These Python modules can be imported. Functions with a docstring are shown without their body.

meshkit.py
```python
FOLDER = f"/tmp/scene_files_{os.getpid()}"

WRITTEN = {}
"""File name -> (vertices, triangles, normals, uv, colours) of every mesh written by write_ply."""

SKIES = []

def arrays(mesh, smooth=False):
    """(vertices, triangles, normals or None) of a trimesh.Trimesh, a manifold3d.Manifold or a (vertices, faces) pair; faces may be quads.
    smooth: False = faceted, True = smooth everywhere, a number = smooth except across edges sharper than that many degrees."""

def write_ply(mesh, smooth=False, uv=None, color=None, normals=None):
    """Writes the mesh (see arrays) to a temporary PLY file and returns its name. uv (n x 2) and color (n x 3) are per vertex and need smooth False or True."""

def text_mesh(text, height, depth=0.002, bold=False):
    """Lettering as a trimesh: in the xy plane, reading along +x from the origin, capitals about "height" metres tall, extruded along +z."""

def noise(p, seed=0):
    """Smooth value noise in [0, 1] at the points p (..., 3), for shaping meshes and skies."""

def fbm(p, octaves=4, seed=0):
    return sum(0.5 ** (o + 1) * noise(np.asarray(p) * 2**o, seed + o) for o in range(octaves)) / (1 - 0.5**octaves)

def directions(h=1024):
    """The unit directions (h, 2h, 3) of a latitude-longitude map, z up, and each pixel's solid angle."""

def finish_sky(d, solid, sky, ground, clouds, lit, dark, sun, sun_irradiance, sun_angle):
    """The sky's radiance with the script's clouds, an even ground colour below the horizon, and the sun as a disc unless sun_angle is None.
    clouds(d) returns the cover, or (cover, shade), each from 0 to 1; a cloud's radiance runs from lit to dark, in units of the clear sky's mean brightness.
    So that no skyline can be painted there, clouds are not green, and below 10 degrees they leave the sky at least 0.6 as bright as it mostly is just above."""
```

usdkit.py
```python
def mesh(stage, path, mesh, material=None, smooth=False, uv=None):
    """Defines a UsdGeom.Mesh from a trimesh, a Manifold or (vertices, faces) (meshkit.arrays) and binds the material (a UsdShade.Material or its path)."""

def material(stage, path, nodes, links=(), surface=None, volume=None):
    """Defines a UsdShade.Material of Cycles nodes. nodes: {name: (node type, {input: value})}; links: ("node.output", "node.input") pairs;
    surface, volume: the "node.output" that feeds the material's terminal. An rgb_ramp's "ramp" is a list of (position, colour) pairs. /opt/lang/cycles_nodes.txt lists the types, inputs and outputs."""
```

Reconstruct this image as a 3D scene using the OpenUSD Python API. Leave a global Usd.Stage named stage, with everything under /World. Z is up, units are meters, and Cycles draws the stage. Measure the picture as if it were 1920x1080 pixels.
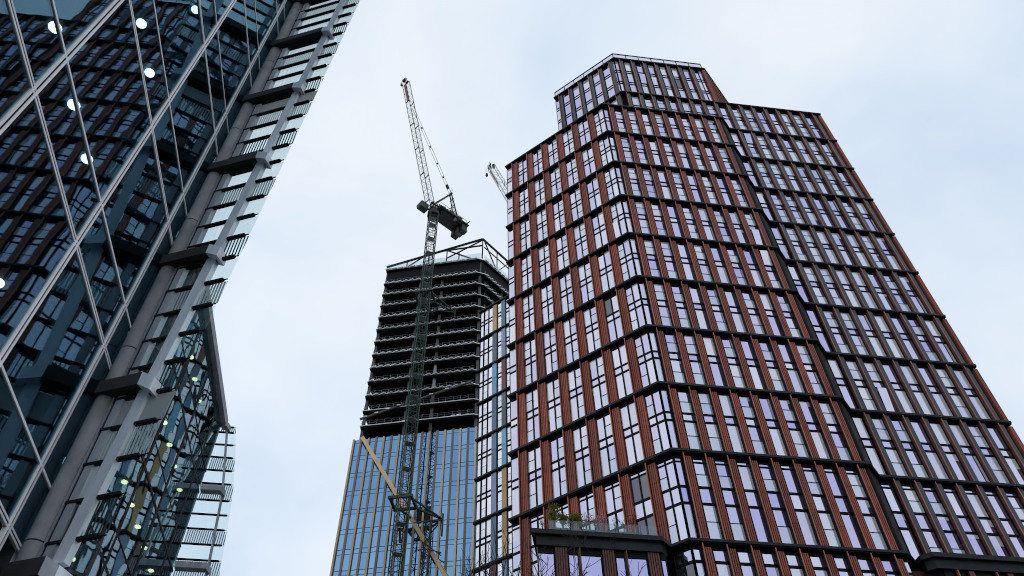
import math, random
import numpy as np, trimesh, usdkit
from shapely.geometry import Polygon
from pxr import Usd, UsdGeom, UsdLux, UsdShade, Gf, Sdf

stage = Usd.Stage.CreateInMemory()
UsdGeom.SetStageUpAxis(stage, UsdGeom.Tokens.z)
UsdGeom.SetStageMetersPerUnit(stage, 1.0)
world = UsdGeom.Xform.Define(stage, '/World')
stage.SetDefaultPrim(world.GetPrim())
UsdGeom.Scope.Define(stage, '/World/Looks')
rng = random.Random(7)
EYE = 1.6                                     # eye height; heights below are counted from the eye
rad = math.radians

# ---------------------------------------------------------------- camera
PITCH, ROLL, FPX = rad(49.05), rad(-1.07), 1501.57
fw = np.array([0, math.cos(PITCH), math.sin(PITCH)]); r0 = np.array([1., 0, 0]); u0 = np.array([0, -math.sin(PITCH), math.cos(PITCH)])
rt = math.cos(ROLL)*r0 + math.sin(ROLL)*u0; up = -math.sin(ROLL)*r0 + math.cos(ROLL)*u0
cam = UsdGeom.Camera.Define(stage, '/World/camera')
m = Gf.Matrix4d(*[float(x) for x in (*rt, 0, *up, 0, *(-fw), 0, 0, 0, EYE, 1)])
cam.AddTransformOp().Set(m)
cam.CreateHorizontalApertureAttr(36.0); cam.CreateVerticalApertureAttr(36.0*9/16)
cam.CreateFocalLengthAttr(36.0*FPX/1920); cam.CreateClippingRangeAttr(Gf.Vec2f(0.1, 5000))
cam.CreateExposureAttr(0.0)

# ---------------------------------------------------------------- sky and sun (overcast, late winter afternoon)
SUN_AZ, SUN_EL = rad(322), rad(34)
SKY = usdkit.material(stage, '/World/Looks/sky', {
    'tc': ('texture_coordinate', {}),
    'map': ('mapping', {'scale': (1.0, 1.0, 1.6)}),
    'n1': ('noise_texture', {'scale': 2.3, 'detail': 6, 'roughness': 0.52, 'distortion': 0.35}),
    'ramp': ('rgb_ramp', {'ramp': [(0.28, (6.1, 7.4, 9.2)), (0.42, (7.0, 8.15, 9.6)), (0.54, (7.95, 8.85, 9.9)), (0.68, (8.8, 9.4, 10.1))]}),
    'sky': ('sky_texture', {'sky_type': 'single_scattering', 'sun_disc': False, 'sun_elevation': SUN_EL, 'sun_rotation': SUN_AZ}),
    'mix': ('mix_color', {'fac': 0.94}),
    'bg': ('background_shader', {'strength': 0.1}),
}, [('tc.generated', 'map.vector'), ('map.vector', 'n1.vector'), ('n1.fac', 'ramp.fac'), ('sky.color', 'mix.a'), ('ramp.color', 'mix.b'),
    ('mix.result', 'bg.color')], surface='bg.background')
dome = UsdLux.DomeLight.Define(stage, '/World/sky')
UsdShade.MaterialBindingAPI.Apply(dome.GetPrim()).Bind(SKY)
sun = UsdLux.DistantLight.Define(stage, '/World/sun')
sun.CreateIntensityAttr(0.22); sun.CreateAngleAttr(14.0); sun.CreateNormalizeAttr(True); sun.CreateColorAttr(Gf.Vec3f(1.0, 0.95, 0.88))
sun.AddRotateXYZOp().Set(Gf.Vec3f(90 - math.degrees(SUN_EL), 0, 180 - math.degrees(SUN_AZ)))
dome.GetPrim().SetCustomDataByKey('kind', 'structure')
dome.GetPrim().SetCustomDataByKey('label', 'pale overcast sky with soft thin cloud'); dome.GetPrim().SetCustomDataByKey('category', 'sky')

# ---------------------------------------------------------------- materials
def mat(name, nodes, links=(), surface='p.BSDF'):
    return usdkit.material(stage, '/World/Looks/' + name, nodes, links, surface)

def mottled(name, c0, c1, rough=0.6, scale=3.0, stretch=(1, 1, 1), metallic=0.0, spec=0.3, bump=0.0, fine=0.0):
    nodes = {'g': ('geometry', {}), 'm': ('mapping', {'scale': stretch}), 'n': ('noise_texture', {'scale': scale, 'detail': 5, 'roughness': 0.6}),
             'r': ('rgb_ramp', {'ramp': [(0.32, c0), (0.68, c1)]}), 'o': ('object_info', {}),
             'h': ('map_range', {'from_min': 0, 'from_max': 1, 'to_min': 0.80, 'to_max': 1.18}),
             'v': ('hsv', {}), 'p': ('principled_bsdf', {'roughness': rough, 'metallic': metallic, 'specular_ior_level': spec})}
    links = [('g.position', 'm.vector'), ('m.vector', 'n.vector'), ('n.fac', 'r.fac'), ('r.color', 'v.color'), ('o.random', 'h.value'), ('h.result', 'v.value'), ('v.color', 'p.base_color')]
    if bump:
        nodes['n2'] = ('noise_texture', {'scale': fine or 40, 'detail': 3}); nodes['b'] = ('bump', {'strength': bump, 'distance': 0.01})
        links += [('g.position', 'n2.vector'), ('n2.fac', 'b.height'), ('b.normal', 'p.normal')]
    return mat(name, nodes, links)

M = {}
M['terracotta'] = mottled('terracotta', (0.24, 0.060, 0.034), (0.38, 0.100, 0.056), 0.5, 1.6, (1, 1, .35), bump=.25)
M['terracotta_brown'] = mottled('terracotta_brown', (0.20, 0.056, 0.034), (0.31, 0.088, 0.054), 0.5, 1.6, (1, 1, .35), bump=.25)
M['terracotta_red'] = mottled('terracotta_red', (0.27, 0.060, 0.036), (0.40, 0.098, 0.060), 0.5, 1.6, (1, 1, .35), bump=.25)
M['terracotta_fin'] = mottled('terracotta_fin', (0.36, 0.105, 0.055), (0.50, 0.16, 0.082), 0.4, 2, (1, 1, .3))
M['terracotta_dark'] = mottled('terracotta_dark', (0.095, 0.034, 0.025), (0.16, 0.058, 0.042), 0.5, 2, (1, 1, .3))  # dark brown of podium piers and base walls; painted-in shade on the fin webs
M['black_metal'] = mottled('black_metal', (0.005, 0.0055, 0.006), (0.011, 0.012, 0.013), 0.5, 2.0, spec=.15)
M['cornice_metal'] = mottled('cornice_metal', (0.011, 0.0125, 0.014), (0.024, 0.027, 0.030), 0.5, 1.5, spec=.15)
M['grey_panel'] = mottled('grey_panel', (0.035, 0.041, 0.046), (0.060, 0.067, 0.073), 0.45, 1.2, (1, 1, .3))
M['frame'] = mottled('frame', (0.003, 0.003, 0.0035), (0.006, 0.006, 0.0065), 0.55, 2.0, spec=.10)
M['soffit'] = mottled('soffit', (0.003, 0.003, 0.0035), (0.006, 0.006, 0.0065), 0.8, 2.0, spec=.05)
M['core'] = mottled('core', (0.003, 0.003, 0.003), (0.006, 0.006, 0.006), 0.8, 1.0, spec=.05)
M['gold'] = mottled('gold', (0.42, 0.31, 0.17), (0.55, 0.42, 0.25), 0.38, .6, (1, 1, .25), metallic=0.25)
M['bronze'] = mottled('bronze', (0.13, 0.095, 0.06), (0.22, 0.16, 0.095), 0.4, .6, (1, 1, .25), metallic=0.25)
M['brace_gold'] = mottled('brace_gold', (0.62, 0.40, 0.22), (0.72, 0.48, 0.28), 0.5, .6)
M['netting'] = mottled('netting', (0.002, 0.002, 0.0025), (0.005, 0.005, 0.0055), 0.9, .8, (1, 1, .5))
M['deck'] = mottled('deck', (0.004, 0.004, 0.0045), (0.012, 0.012, 0.012), 0.9, .7, spec=.05)
M['slab_edge'] = mottled('slab_edge', (0.62, 0.62, 0.62), (0.82, 0.82, 0.81), 0.6, 1.0)
M['galv'] = mottled('galv', (0.22, 0.23, 0.245), (0.34, 0.35, 0.37), 0.5, 2.0, metallic=.2)
M['column_grey'] = mottled('column_grey', (0.05, 0.052, 0.055), (0.10, 0.102, 0.105), 0.6, .5)
M['crane_green'] = mottled('crane_green', (0.010, 0.028, 0.021), (0.028, 0.062, 0.046), 0.5, 1.0)
M['crane_dark'] = mottled('crane_dark', (0.006, 0.009, 0.009), (0.018, 0.023, 0.023), 0.55, 1.0)
M['crane_pale'] = mottled('crane_pale', (0.42, 0.46, 0.43), (0.62, 0.65, 0.62), 0.5, 1.0)
M['rust_sheet'] = mottled('rust_sheet', (0.16, 0.075, 0.06), (0.30, 0.16, 0.13), 0.8, 3.0)
M['cream'] = mottled('cream', (0.70, 0.58, 0.45), (0.80, 0.70, 0.58), 0.6, 1.0)
M['concrete'] = mottled('concrete', (0.24, 0.238, 0.238), (0.38, 0.376, 0.375), 0.75, 2.5, (1, 1, .6), bump=.2)
M['steel_grey'] = mottled('steel_grey', (0.32, 0.325, 0.34), (0.52, 0.525, 0.545), 0.4, 3.5, (1, 1, .12), metallic=.2, bump=.15)
M['steel_pale'] = mottled('steel_pale', (0.58, 0.59, 0.62), (0.80, 0.81, 0.84), 0.4, 3.5, (1, 1, .12), metallic=.2, bump=.15)
M['steel_dark'] = mottled('steel_dark', (0.026, 0.0255, 0.0255), (0.042, 0.041, 0.041), 0.55, 2.0, spec=.15)
M['mullion'] = mottled('mullion', (0.70, 0.67, 0.67), (0.80, 0.78, 0.78), 0.4, 2.0)
M['office_slab'] = mottled('office_slab', (0.012, 0.014, 0.015), (0.025, 0.028, 0.030), 0.8, .6)
M['office_wall'] = mottled('office_wall', (0.01, 0.013, 0.014), (0.028, 0.034, 0.036), 0.8, .25)
M['asphalt'] = mottled('asphalt', (0.035, 0.035, 0.036), (0.065, 0.065, 0.066), 0.85, 4.0, bump=.3)
M['paving'] = mottled('paving', (0.13, 0.127, 0.12), (0.20, 0.195, 0.185), 0.8, 1.4, bump=.2)
M['ground'] = mottled('ground_mat', (0.045, 0.045, 0.043), (0.075, 0.073, 0.07), 0.9, .2)
M['kerb'] = mottled('kerb_mat', (0.26, 0.26, 0.255), (0.34, 0.34, 0.33), 0.8, 3.)
M['paint'] = mottled('paint_mat', (0.65, 0.65, 0.62), (0.8, 0.8, 0.78), 0.7, 6.)
M['bark'] = mottled('bark', (0.010, 0.0085, 0.0075), (0.030, 0.026, 0.022), 0.9, 9., (1, 1, .3), bump=.5)
M['lit_strip'] = mottled('lit_strip_mat', (0.8, 0.79, 0.75), (0.9, 0.89, 0.86), 0.5, 2.)
M['planter'] = mottled('planter_mat', (0.10, 0.105, 0.11), (0.16, 0.165, 0.17), 0.6, 2.)
for nm, a, b in (('panel_tan', (0.46, 0.29, 0.135), (0.54, 0.35, 0.17)), ('panel_steel_blue', (0.12, 0.20, 0.28), (0.16, 0.26, 0.35)),
                 ('panel_light_blue', (0.19, 0.36, 0.52), (0.25, 0.43, 0.60)), ('panel_grey', (0.11, 0.13, 0.15), (0.15, 0.17, 0.19)),
                 ('panel_maroon', (0.17, 0.055, 0.05), (0.23, 0.08, 0.07)), ('panel_periwinkle', (0.25, 0.31, 0.46), (0.31, 0.37, 0.54))):
    M[nm] = mottled(nm, a, b, 0.3, .7, (1, 1, .3))

# window glass of the flats: u of "st" is the kind of pane (0 clear, .33 frosted guard, .66 curtain behind, 1 dark room), v a tone
def window_glass(name, tint_lo, tint_hi, coat=0.80):
    return mat(name, {
        'uv': ('uvmap', {'attribute': 'st'}), 'xyz': ('separate_xyz', {}),
        'g': ('geometry', {}), 'map': ('mapping', {'scale': (7, 7, 0.28)}), 'n': ('noise_texture', {'scale': 1.0, 'detail': 3}),
        'fold': ('map_range', {'from_min': 0.3, 'from_max': 0.7, 'to_min': 0.86, 'to_max': 1.03}),
        'base': ('rgb_ramp', {'interpolate': False, 'ramp': [(0.0, (0.035, 0.035, 0.045)), (0.2, (0.60, 0.68, 0.68)), (0.5, (0.80, 0.79, 0.78)), (0.85, (0.012, 0.013, 0.015))]}),
        'fac': ('rgb_ramp', {'interpolate': False, 'ramp': [(0.0, (coat,)*3), (0.2, (0.52,)*3), (0.5, (0.55,)*3), (0.85, (0.20,)*3)]}),
        'mul': ('mix_color', {'blend_type': 'multiply', 'fac': 1.0}),
        'tint': ('mix_color', {'a': tint_lo, 'b': tint_hi}),
        'n2': ('noise_texture', {'scale': 0.55, 'detail': 1}), 'b': ('bump', {'strength': 0.05, 'distance': 0.06}),
        'd': ('diffuse_bsdf', {}), 's': ('glossy_bsdf', {'roughness': 0.03}), 'mix': ('mix_closure', {}),
    }, [('uv.UV', 'xyz.vector'), ('xyz.x', 'base.fac'), ('xyz.x', 'fac.fac'), ('xyz.y', 'tint.fac'),
        ('g.position', 'map.vector'), ('map.vector', 'n.vector'), ('n.fac', 'fold.value'), ('base.color', 'mul.a'), ('fold.result', 'mul.b'), ('mul.result', 'd.color'),
        ('tint.result', 's.color'), ('g.position', 'n2.vector'), ('n2.fac', 'b.height'), ('b.normal', 's.normal'),
        ('fac.color', 'mix.fac'), ('d.BSDF', 'mix.closure1'), ('s.BSDF', 'mix.closure2')], surface='mix.closure')
M['flat_glass'] = window_glass('flat_glass', (0.54, 0.50, 0.80), (0.86, 0.83, 0.92), .86)
M['pale_glass'] = window_glass('pale_glass', (0.86, 0.82, 0.92), (0.97, 0.94, 0.97), .9)

def coated_glass(name, tint, fac, see, bump, scale=0.6):
    """see-through pane with a mirror coat"""
    return mat(name, {
        'g': ('geometry', {}), 'n2': ('noise_texture', {'scale': scale, 'detail': 1.5}), 'b': ('bump', {'strength': bump, 'distance': 0.05}),
        'fr': ('layer_weight', {'blend': 0.5}), 'pw': ('math', {'math_type': 'power', 'value2': 4.0}), 'mr': ('map_range', {'from_min': 0.0, 'from_max': 1.0, 'to_min': fac, 'to_max': 1.0}),
        's': ('glossy_bsdf', {'roughness': 0.012, 'color': tint}), 't': ('transparent_bsdf', {'color': see}), 'mix': ('mix_closure', {}),
    }, [('g.position', 'n2.vector'), ('n2.fac', 'b.height'), ('b.normal', 's.normal'), ('fr.facing', 'pw.value1'), ('pw.value', 'mr.value'), ('mr.result', 'mix.fac'),
        ('t.BSDF', 'mix.closure1'), ('s.BSDF', 'mix.closure2')], surface='mix.closure')
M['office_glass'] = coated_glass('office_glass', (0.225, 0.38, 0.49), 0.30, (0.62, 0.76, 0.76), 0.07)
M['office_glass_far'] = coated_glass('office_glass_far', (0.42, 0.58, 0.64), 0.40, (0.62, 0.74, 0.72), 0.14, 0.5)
M['fin_glass'] = coated_glass('fin_glass', (0.9, 1.0, 1.0), 0.03, (0.93, 0.975, 0.975), 0.0)
M['rail_glass'] = coated_glass('rail_glass', (0.75, 0.82, 0.82), 0.06, (0.84, 0.90, 0.90), 0.0)

def blue_glass():
    return mat('blue_glass', {
        'uv': ('uvmap', {'attribute': 'st'}), 'xyz': ('separate_xyz', {}), 'g': ('geometry', {}),
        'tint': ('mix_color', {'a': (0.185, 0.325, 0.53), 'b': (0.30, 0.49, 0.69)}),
        'n2': ('noise_texture', {'scale': 0.25, 'detail': 1.5}), 'b': ('bump', {'strength': 0.10, 'distance': 0.1}),
        'd': ('diffuse_bsdf', {'color': (0.03, 0.07, 0.10)}), 's': ('glossy_bsdf', {'roughness': 0.02}), 'mix': ('mix_closure', {'fac': 0.92})},
        [('uv.UV', 'xyz.vector'), ('xyz.y', 'tint.fac'), ('tint.result', 's.color'), ('g.position', 'n2.vector'), ('n2.fac', 'b.height'), ('b.normal', 's.normal'),
         ('d.BSDF', 'mix.closure1'), ('s.BSDF', 'mix.closure2')], surface='mix.closure')
M['blue_glass'] = blue_glass()

def frit_glass(name, axis, period, duty, white=(0.62, 0.68, 0.68)):
    """flat print on glass: upright stripes counted along a horizontal direction"""
    return mat(name, {
        'g': ('geometry', {}), 'dot': ('vector_math', {'math_type': 'dot_product', 'vector2': (axis[0]/period, axis[1]/period, 0)}),
        'fr': ('math', {'math_type': 'fraction'}), 'cut': ('math', {'math_type': 'less_than', 'value2': duty}),
        'd': ('diffuse_bsdf', {'color': white}), 'tl': ('translucent_bsdf', {'color': white}), 'dm': ('mix_closure', {'fac': 0.65}),
        't': ('transparent_bsdf', {'color': (0.86, 0.94, 0.94)}), 'mix': ('mix_closure', {})},
        [('g.position', 'dot.vector1'), ('dot.value', 'fr.value1'), ('fr.value', 'cut.value1'), ('d.BSDF', 'dm.closure1'), ('tl.BSDF', 'dm.closure2'),
         ('cut.value', 'mix.fac'), ('t.BSDF', 'mix.closure1'), ('dm.closure', 'mix.closure2')], surface='mix.closure')
M['milk_glass'] = mat('milk_glass', {'d': ('diffuse_bsdf', {'color': (0.55, 0.57, 0.56)}), 'tl': ('translucent_bsdf', {'color': (0.62, 0.65, 0.64)}), 'mix': ('mix_closure', {'fac': 0.55})},
    [('d.BSDF', 'mix.closure1'), ('tl.BSDF', 'mix.closure2')], surface='mix.closure')
def lamp(name, color, strength):
    return mat(name, {'e': ('emission', {'color': color, 'strength': strength})}, surface='e.emission')
M['lamp_cool'] = lamp('lamp_cool', (0.92, 1.0, 0.96), 9.0)
M['lamp_warm'] = lamp('lamp_warm', (1.0, 0.90, 0.48), 9.0)

def leaf(name, c0, c1):
    return mat(name, {'o': ('geometry', {}), 'n': ('noise_texture', {'scale': 5}), 'r': ('rgb_ramp', {'ramp': [(0.35, c0), (0.65, c1)]}),
        'd': ('diffuse_bsdf', {}), 'tl': ('translucent_bsdf', {}), 'mix': ('mix_closure', {'fac': 0.3})},
        [('o.position', 'n.vector'), ('n.fac', 'r.fac'), ('r.color', 'd.color'), ('r.color', 'tl.color'), ('d.BSDF', 'mix.closure1'), ('tl.BSDF', 'mix.closure2')], surface='mix.closure')
M['leaf_green'] = leaf('leaf_green', (0.09, 0.11, 0.02), (0.26, 0.24, 0.05))
M['leaf_pink'] = leaf('leaf_pink', (0.34, 0.17, 0.20), (0.62, 0.40, 0.44))
M['leaf_dark'] = leaf('leaf_dark', (0.03, 0.035, 0.025), (0.09, 0.085, 0.06))

# ---------------------------------------------------------------- scene helpers
LOC, COUNT = {}, {}
def numbered(parent, name):
    k = COUNT.get((parent, name), 0); COUNT[(parent, name)] = k + 1
    return f'{parent}/{name}' + (f'_{k:03d}' if k else '')
def tag(prim, label=None, category=None, group=None, kind=None):
    for k, v in (('label', label), ('category', category), ('group', group), ('kind', kind)):
        if v: prim.SetCustomDataByKey(k, v)
def thing(name, label, category, loc, group=None):
    """an Xform at the thing's base; loc counts z from the ground"""
    p = numbered('/World', name)
    x = UsdGeom.Xform.Define(stage, p); x.AddTranslateOp().Set(Gf.Vec3d(*map(float, loc)))
    LOC[p] = np.array(loc, float); tag(x.GetPrim(), label, category, group)
    return p
CUBE_F = np.array([[0, 2, 3], [0, 3, 1], [4, 5, 7], [4, 7, 6], [0, 1, 5], [0, 5, 4], [2, 6, 7], [2, 7, 3], [0, 4, 6], [0, 6, 2], [1, 3, 7], [1, 7, 5]])
class MB:
    """collects shapes (heights counted from the eye), builds them as ONE mesh"""
    def __init__(s): s.v, s.f, s.u, s.n = [], [], [], 0
    def raw(s, v, f, uv=(0, 0)):
        v = np.asarray(v, float); s.v.append(v); s.f.append(np.asarray(f, int) + s.n); s.n += len(v); s.u.append(np.tile(uv, (len(v), 1))); return s
    def hexa(s, p, uv=(0, 0)):
        """8 corners, index = 4*c + 2*b + a"""
        p = np.asarray(p, float); f = CUBE_F
        if np.dot(np.cross(p[1]-p[0], p[2]-p[0]), p[4]-p[0]) < 0: f = f[:, ::-1]
        return s.raw(p, f, uv)
    def box(s, F, s0, s1, w0, w1, z0, z1, uv=(0, 0)):
        b, d, i = F
        return s.hexa([[*(b + d*a + i*w), z] for z in (z0, z1) for w in (w0, w1) for a in (s0, s1)], uv)
    def bar(s, a, b, wd, ht=None, roll=None):
        """square bar between two points"""
        a, b = np.asarray(a, float), np.asarray(b, float); t = b - a; L = np.linalg.norm(t)
        if L < 1e-6: return s
        t /= L; ref = np.array(roll if roll is not None else ([0, 0, 1.] if abs(t[2]) < .9 else [1., 0, 0]), float)
        x = np.cross(t, ref); x /= np.linalg.norm(x); y = np.cross(x, t); h2 = (ht or wd)/2; w2 = wd/2
        return s.hexa([q + x*i*w2 + y*j*h2 for q in (a, b) for j in (-1, 1) for i in (-1, 1)])
    def tube(s, pts, rr, n=6, cap=True):
        p = np.asarray(pts, float); t = np.gradient(p, axis=0); t /= np.linalg.norm(t, axis=1, keepdims=True) + 1e-12
        a = np.cross(t, np.where(np.abs(t[:, 2:]) < .9, [0, 0, 1.], [1., 0, 0])); a /= np.linalg.norm(a, axis=1, keepdims=True) + 1e-12
        b = np.cross(t, a); g = np.arange(n)*2*np.pi/n; r = np.broadcast_to(rr, (len(p),))
        v = p[:, None] + r[:, None, None]*(np.cos(g)[None, :, None]*a[:, None] + np.sin(g)[None, :, None]*b[:, None])
        i, j = np.meshgrid(np.arange(len(p)-1), np.arange(n), indexing='ij'); i, j = i.ravel(), j.ravel(); k = (j+1) % n
        f = np.vstack([np.stack([i*n+j, (i+1)*n+k, i*n+k], 1), np.stack([i*n+j, (i+1)*n+j, (i+1)*n+k], 1)])
        v = v.reshape(-1, 3)
        if cap:
            m0 = len(v); v = np.vstack([v, p[0], p[-1]]); jj = np.arange(n); kk = (jj+1) % n; e = (len(p)-1)*n
            f = np.vstack([f, np.stack([np.full(n, m0), jj, kk], 1), np.stack([np.full(n, m0+1), e+kk, e+jj], 1)])
        return s.raw(v, f)
    def prism(s, poly, z0, z1):
        m_ = trimesh.creation.extrude_polygon(Polygon(poly) if not isinstance(poly, Polygon) else poly, z1 - z0)
        return s.raw(np.asarray(m_.vertices) + [0, 0, z0], m_.faces)
    def mesh(s, t): return s.raw(t.vertices, t.faces)
    def build(s, parent, name, material, smooth=False, label=None, kind=None, uv=False, top=None, group=None, category=None):
        v = np.vstack(s.v) + [0, 0, EYE]
        root = '/'.join(parent.split('/')[:3])
        if root in LOC: v = v - LOC[root]
        p = numbered(parent, name)
        mm = usdkit.mesh(stage, p, (v, np.vstack(s.f)), M[material], smooth=smooth, uv=np.vstack(s.u) if uv else None)
        tag(mm.GetPrim(), label, category, group, kind)
        return p
def dirn(a): return np.array([math.sin(a), math.cos(a)])
def rhs(a): return np.array([math.cos(a), -math.sin(a)])

# ================================================================= the ground
g = MB(); g.raw([[-900, -900, -EYE], [900, -900, -EYE], [900, 900, -EYE], [-900, 900, -EYE]], [[0, 1, 2], [0, 2, 3]])
tag(stage.GetPrimAtPath(g.build('/World', 'ground', 'ground')), 'grey city ground reaching to the horizon', 'ground', kind='structure')
RD = (np.array([0., 0.]), dirn(rad(-8.7)), rhs(rad(-8.7)))
def sheet(F, s0, s1, w0, w1, z):
    b, d, i = F; q = [[*(b + d*a + i*w), z - EYE] for a, w in ((s0, w0), (s0, w1), (s1, w1), (s1, w0))]
    mb = MB(); mb.raw(q, [[0, 2, 1], [0, 3, 2]]); return mb
tag(stage.GetPrimAtPath(sheet(RD, -60, 220, 4, 11, .004).build('/World', 'road', 'asphalt')), 'dark asphalt road between the glass office and the flats', 'road', kind='structure')
pv = MB(); pv.box(RD, -60, 220, -6.2, 3.85, -EYE, -EYE + .12)
tag(stage.GetPrimAtPath(pv.build('/World', 'pavement', 'paving')), 'stone paving in front of the glass office', 'pavement', kind='structure')
kb = MB()
for k in range(70): kb.box(RD, -20 + k*1.0, -20.01 + (k+1)*1.0, 3.86, 4.0, -EYE, -EYE + .13)
tag(stage.GetPrimAtPath(kb.build('/World', 'kerb', 'kerb')), 'pale granite kerb along the road', 'kerb', kind='structure')

# ================================================================= terracotta residential tower
U, H0, HB = 6.6, 36.743, 1.1286
def zl(k): return H0 + k*U if k >= 0 else (H0 - HB*U if k > -1.5 else H0 - HB*U - (-1 - k)*7.5)
aL, aR, aRet = rad(-53.86), rad(81.74), rad(36.2)
C = np.array([11.50, 47.70]); LL, RL, RET, WL = 15.05, 15.43, 1.96, 14.24
dL, dR, dRet = dirn(aL), dirn(aR), dirn(aRet)
inL, inR = rhs(aL), -rhs(aR)
Lp, Rp = C + LL*dL, C + RL*dR
Wb = Rp + RET*dRet; We = Wb + WL*dR
Xc = Wb - 13.19*dR
FR, FL, FW, FCL, FCR = (C, dR, inR), (C, dL, inL), (Wb, dR, inR), (Xc, dL, inL), (Xc, dR, inR)
FRet = (Rp, dRet, -rhs(aRet) * -1)

polyF = [Lp, C, Rp, Wb, Xc, Xc + 16.66*dL]
polyS = [Xc + 10.3*dL, Xc, We, We + 14*inR, Xc + 10.3*dL + 12*inL]
crR = Xc + 13.3*dR; polyC = [Xc + 10.3*dL, Xc, crR, crR + 7*dirn(rad(38)), Xc + 10.3*dL + 9*inL]

main = thing('residential_tower', 'tall stepped block of flats with ribbed red terracotta piers and black floor bands', 'apartment building', (C[0], C[1], 0))
back = thing('set_back_tower', 'taller set-back block with slim red fins and grey panels, behind the ribbed terracotta block', 'apartment building', (We[0], We[1], 0))
PANES = {main: [], back: []}
VAR = random.Random(11)

def inset(poly, d): return Polygon(poly).buffer(-d, join_style=2, mitre_limit=6)

def window(T, F, z0, z1, s0, s1, cols, segs, kinds):
    """a window of one bay and one pair of storeys: dark frame with its panes; kinds(col, seg) -> (type u, juliet)"""
    H = z1 - z0; fr = MB(); a, b = .40, .585
    lo, hi = z0 + segs[0][0]*H, z0 + segs[-1][1]*H
    fr.box(F, s0-.06, s0, a, b, z0, z1-.33); fr.box(F, s1, s1+.06, a, b, z0, z1-.33)
    mul = .12 if cols > 1 else 0; cw = (s1 - s0 - mul*(cols-1))/cols
    for c in range(cols - 1): fr.box(F, s0 + (c+1)*cw + c*mul, s0 + (c+1)*(cw+mul), a-.03, b, z0, z1-.33)
    prev = 0.0
    for q, sg in enumerate(segs + [(1.0, 1.0, '')]):
        za, zb = z0 + prev*H, z0 + sg[0]*H
        if q == len(segs): zb = z1 - .33
        if zb - za > .01:
            for c in range(cols): fr.box(F, s0 + c*(cw+mul), s0 + c*(cw+mul) + cw, a, b, za, zb)
        prev = sg[1]
    panes = []
    for c in range(cols):
        x0 = s0 + c*(cw+mul); x1 = x0 + cw
        for q, (f0, f1, kd) in enumerate(segs):
            y0, y1 = z0 + f0*H, z0 + f1*H
            u, jul, opened = kinds(c, q, kd)
            v = VAR.random(); v = (.35 + .65*v) if F is FL else .85*v
            if u == 0.0 and kd == 'P' and not jul and VAR.random() < .035: u = 1.0
            if jul:
                ym = y0 + (y1 - y0)*.5
                fr.box(F, x0, x1, .365, .395, ym-.015, ym+.015)
                panes.append((F, x0, x1, .40, .42, y0, ym-.02, (.33, v), 0)); panes.append((F, x0, x1, .425, .445, ym+.02, y1, (u, v), 0))
            else: panes.append((F, x0, x1, .425, .445, y0, y1, (u, v), opened))
    w = fr.build(T, 'window', 'frame')
    mid = F[0] + F[1]*(s0+s1)/2
    for p in panes: PANES[T].append((np.hypot(np.linalg.norm(mid), (p[5]+p[6])/2), w, p))

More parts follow.
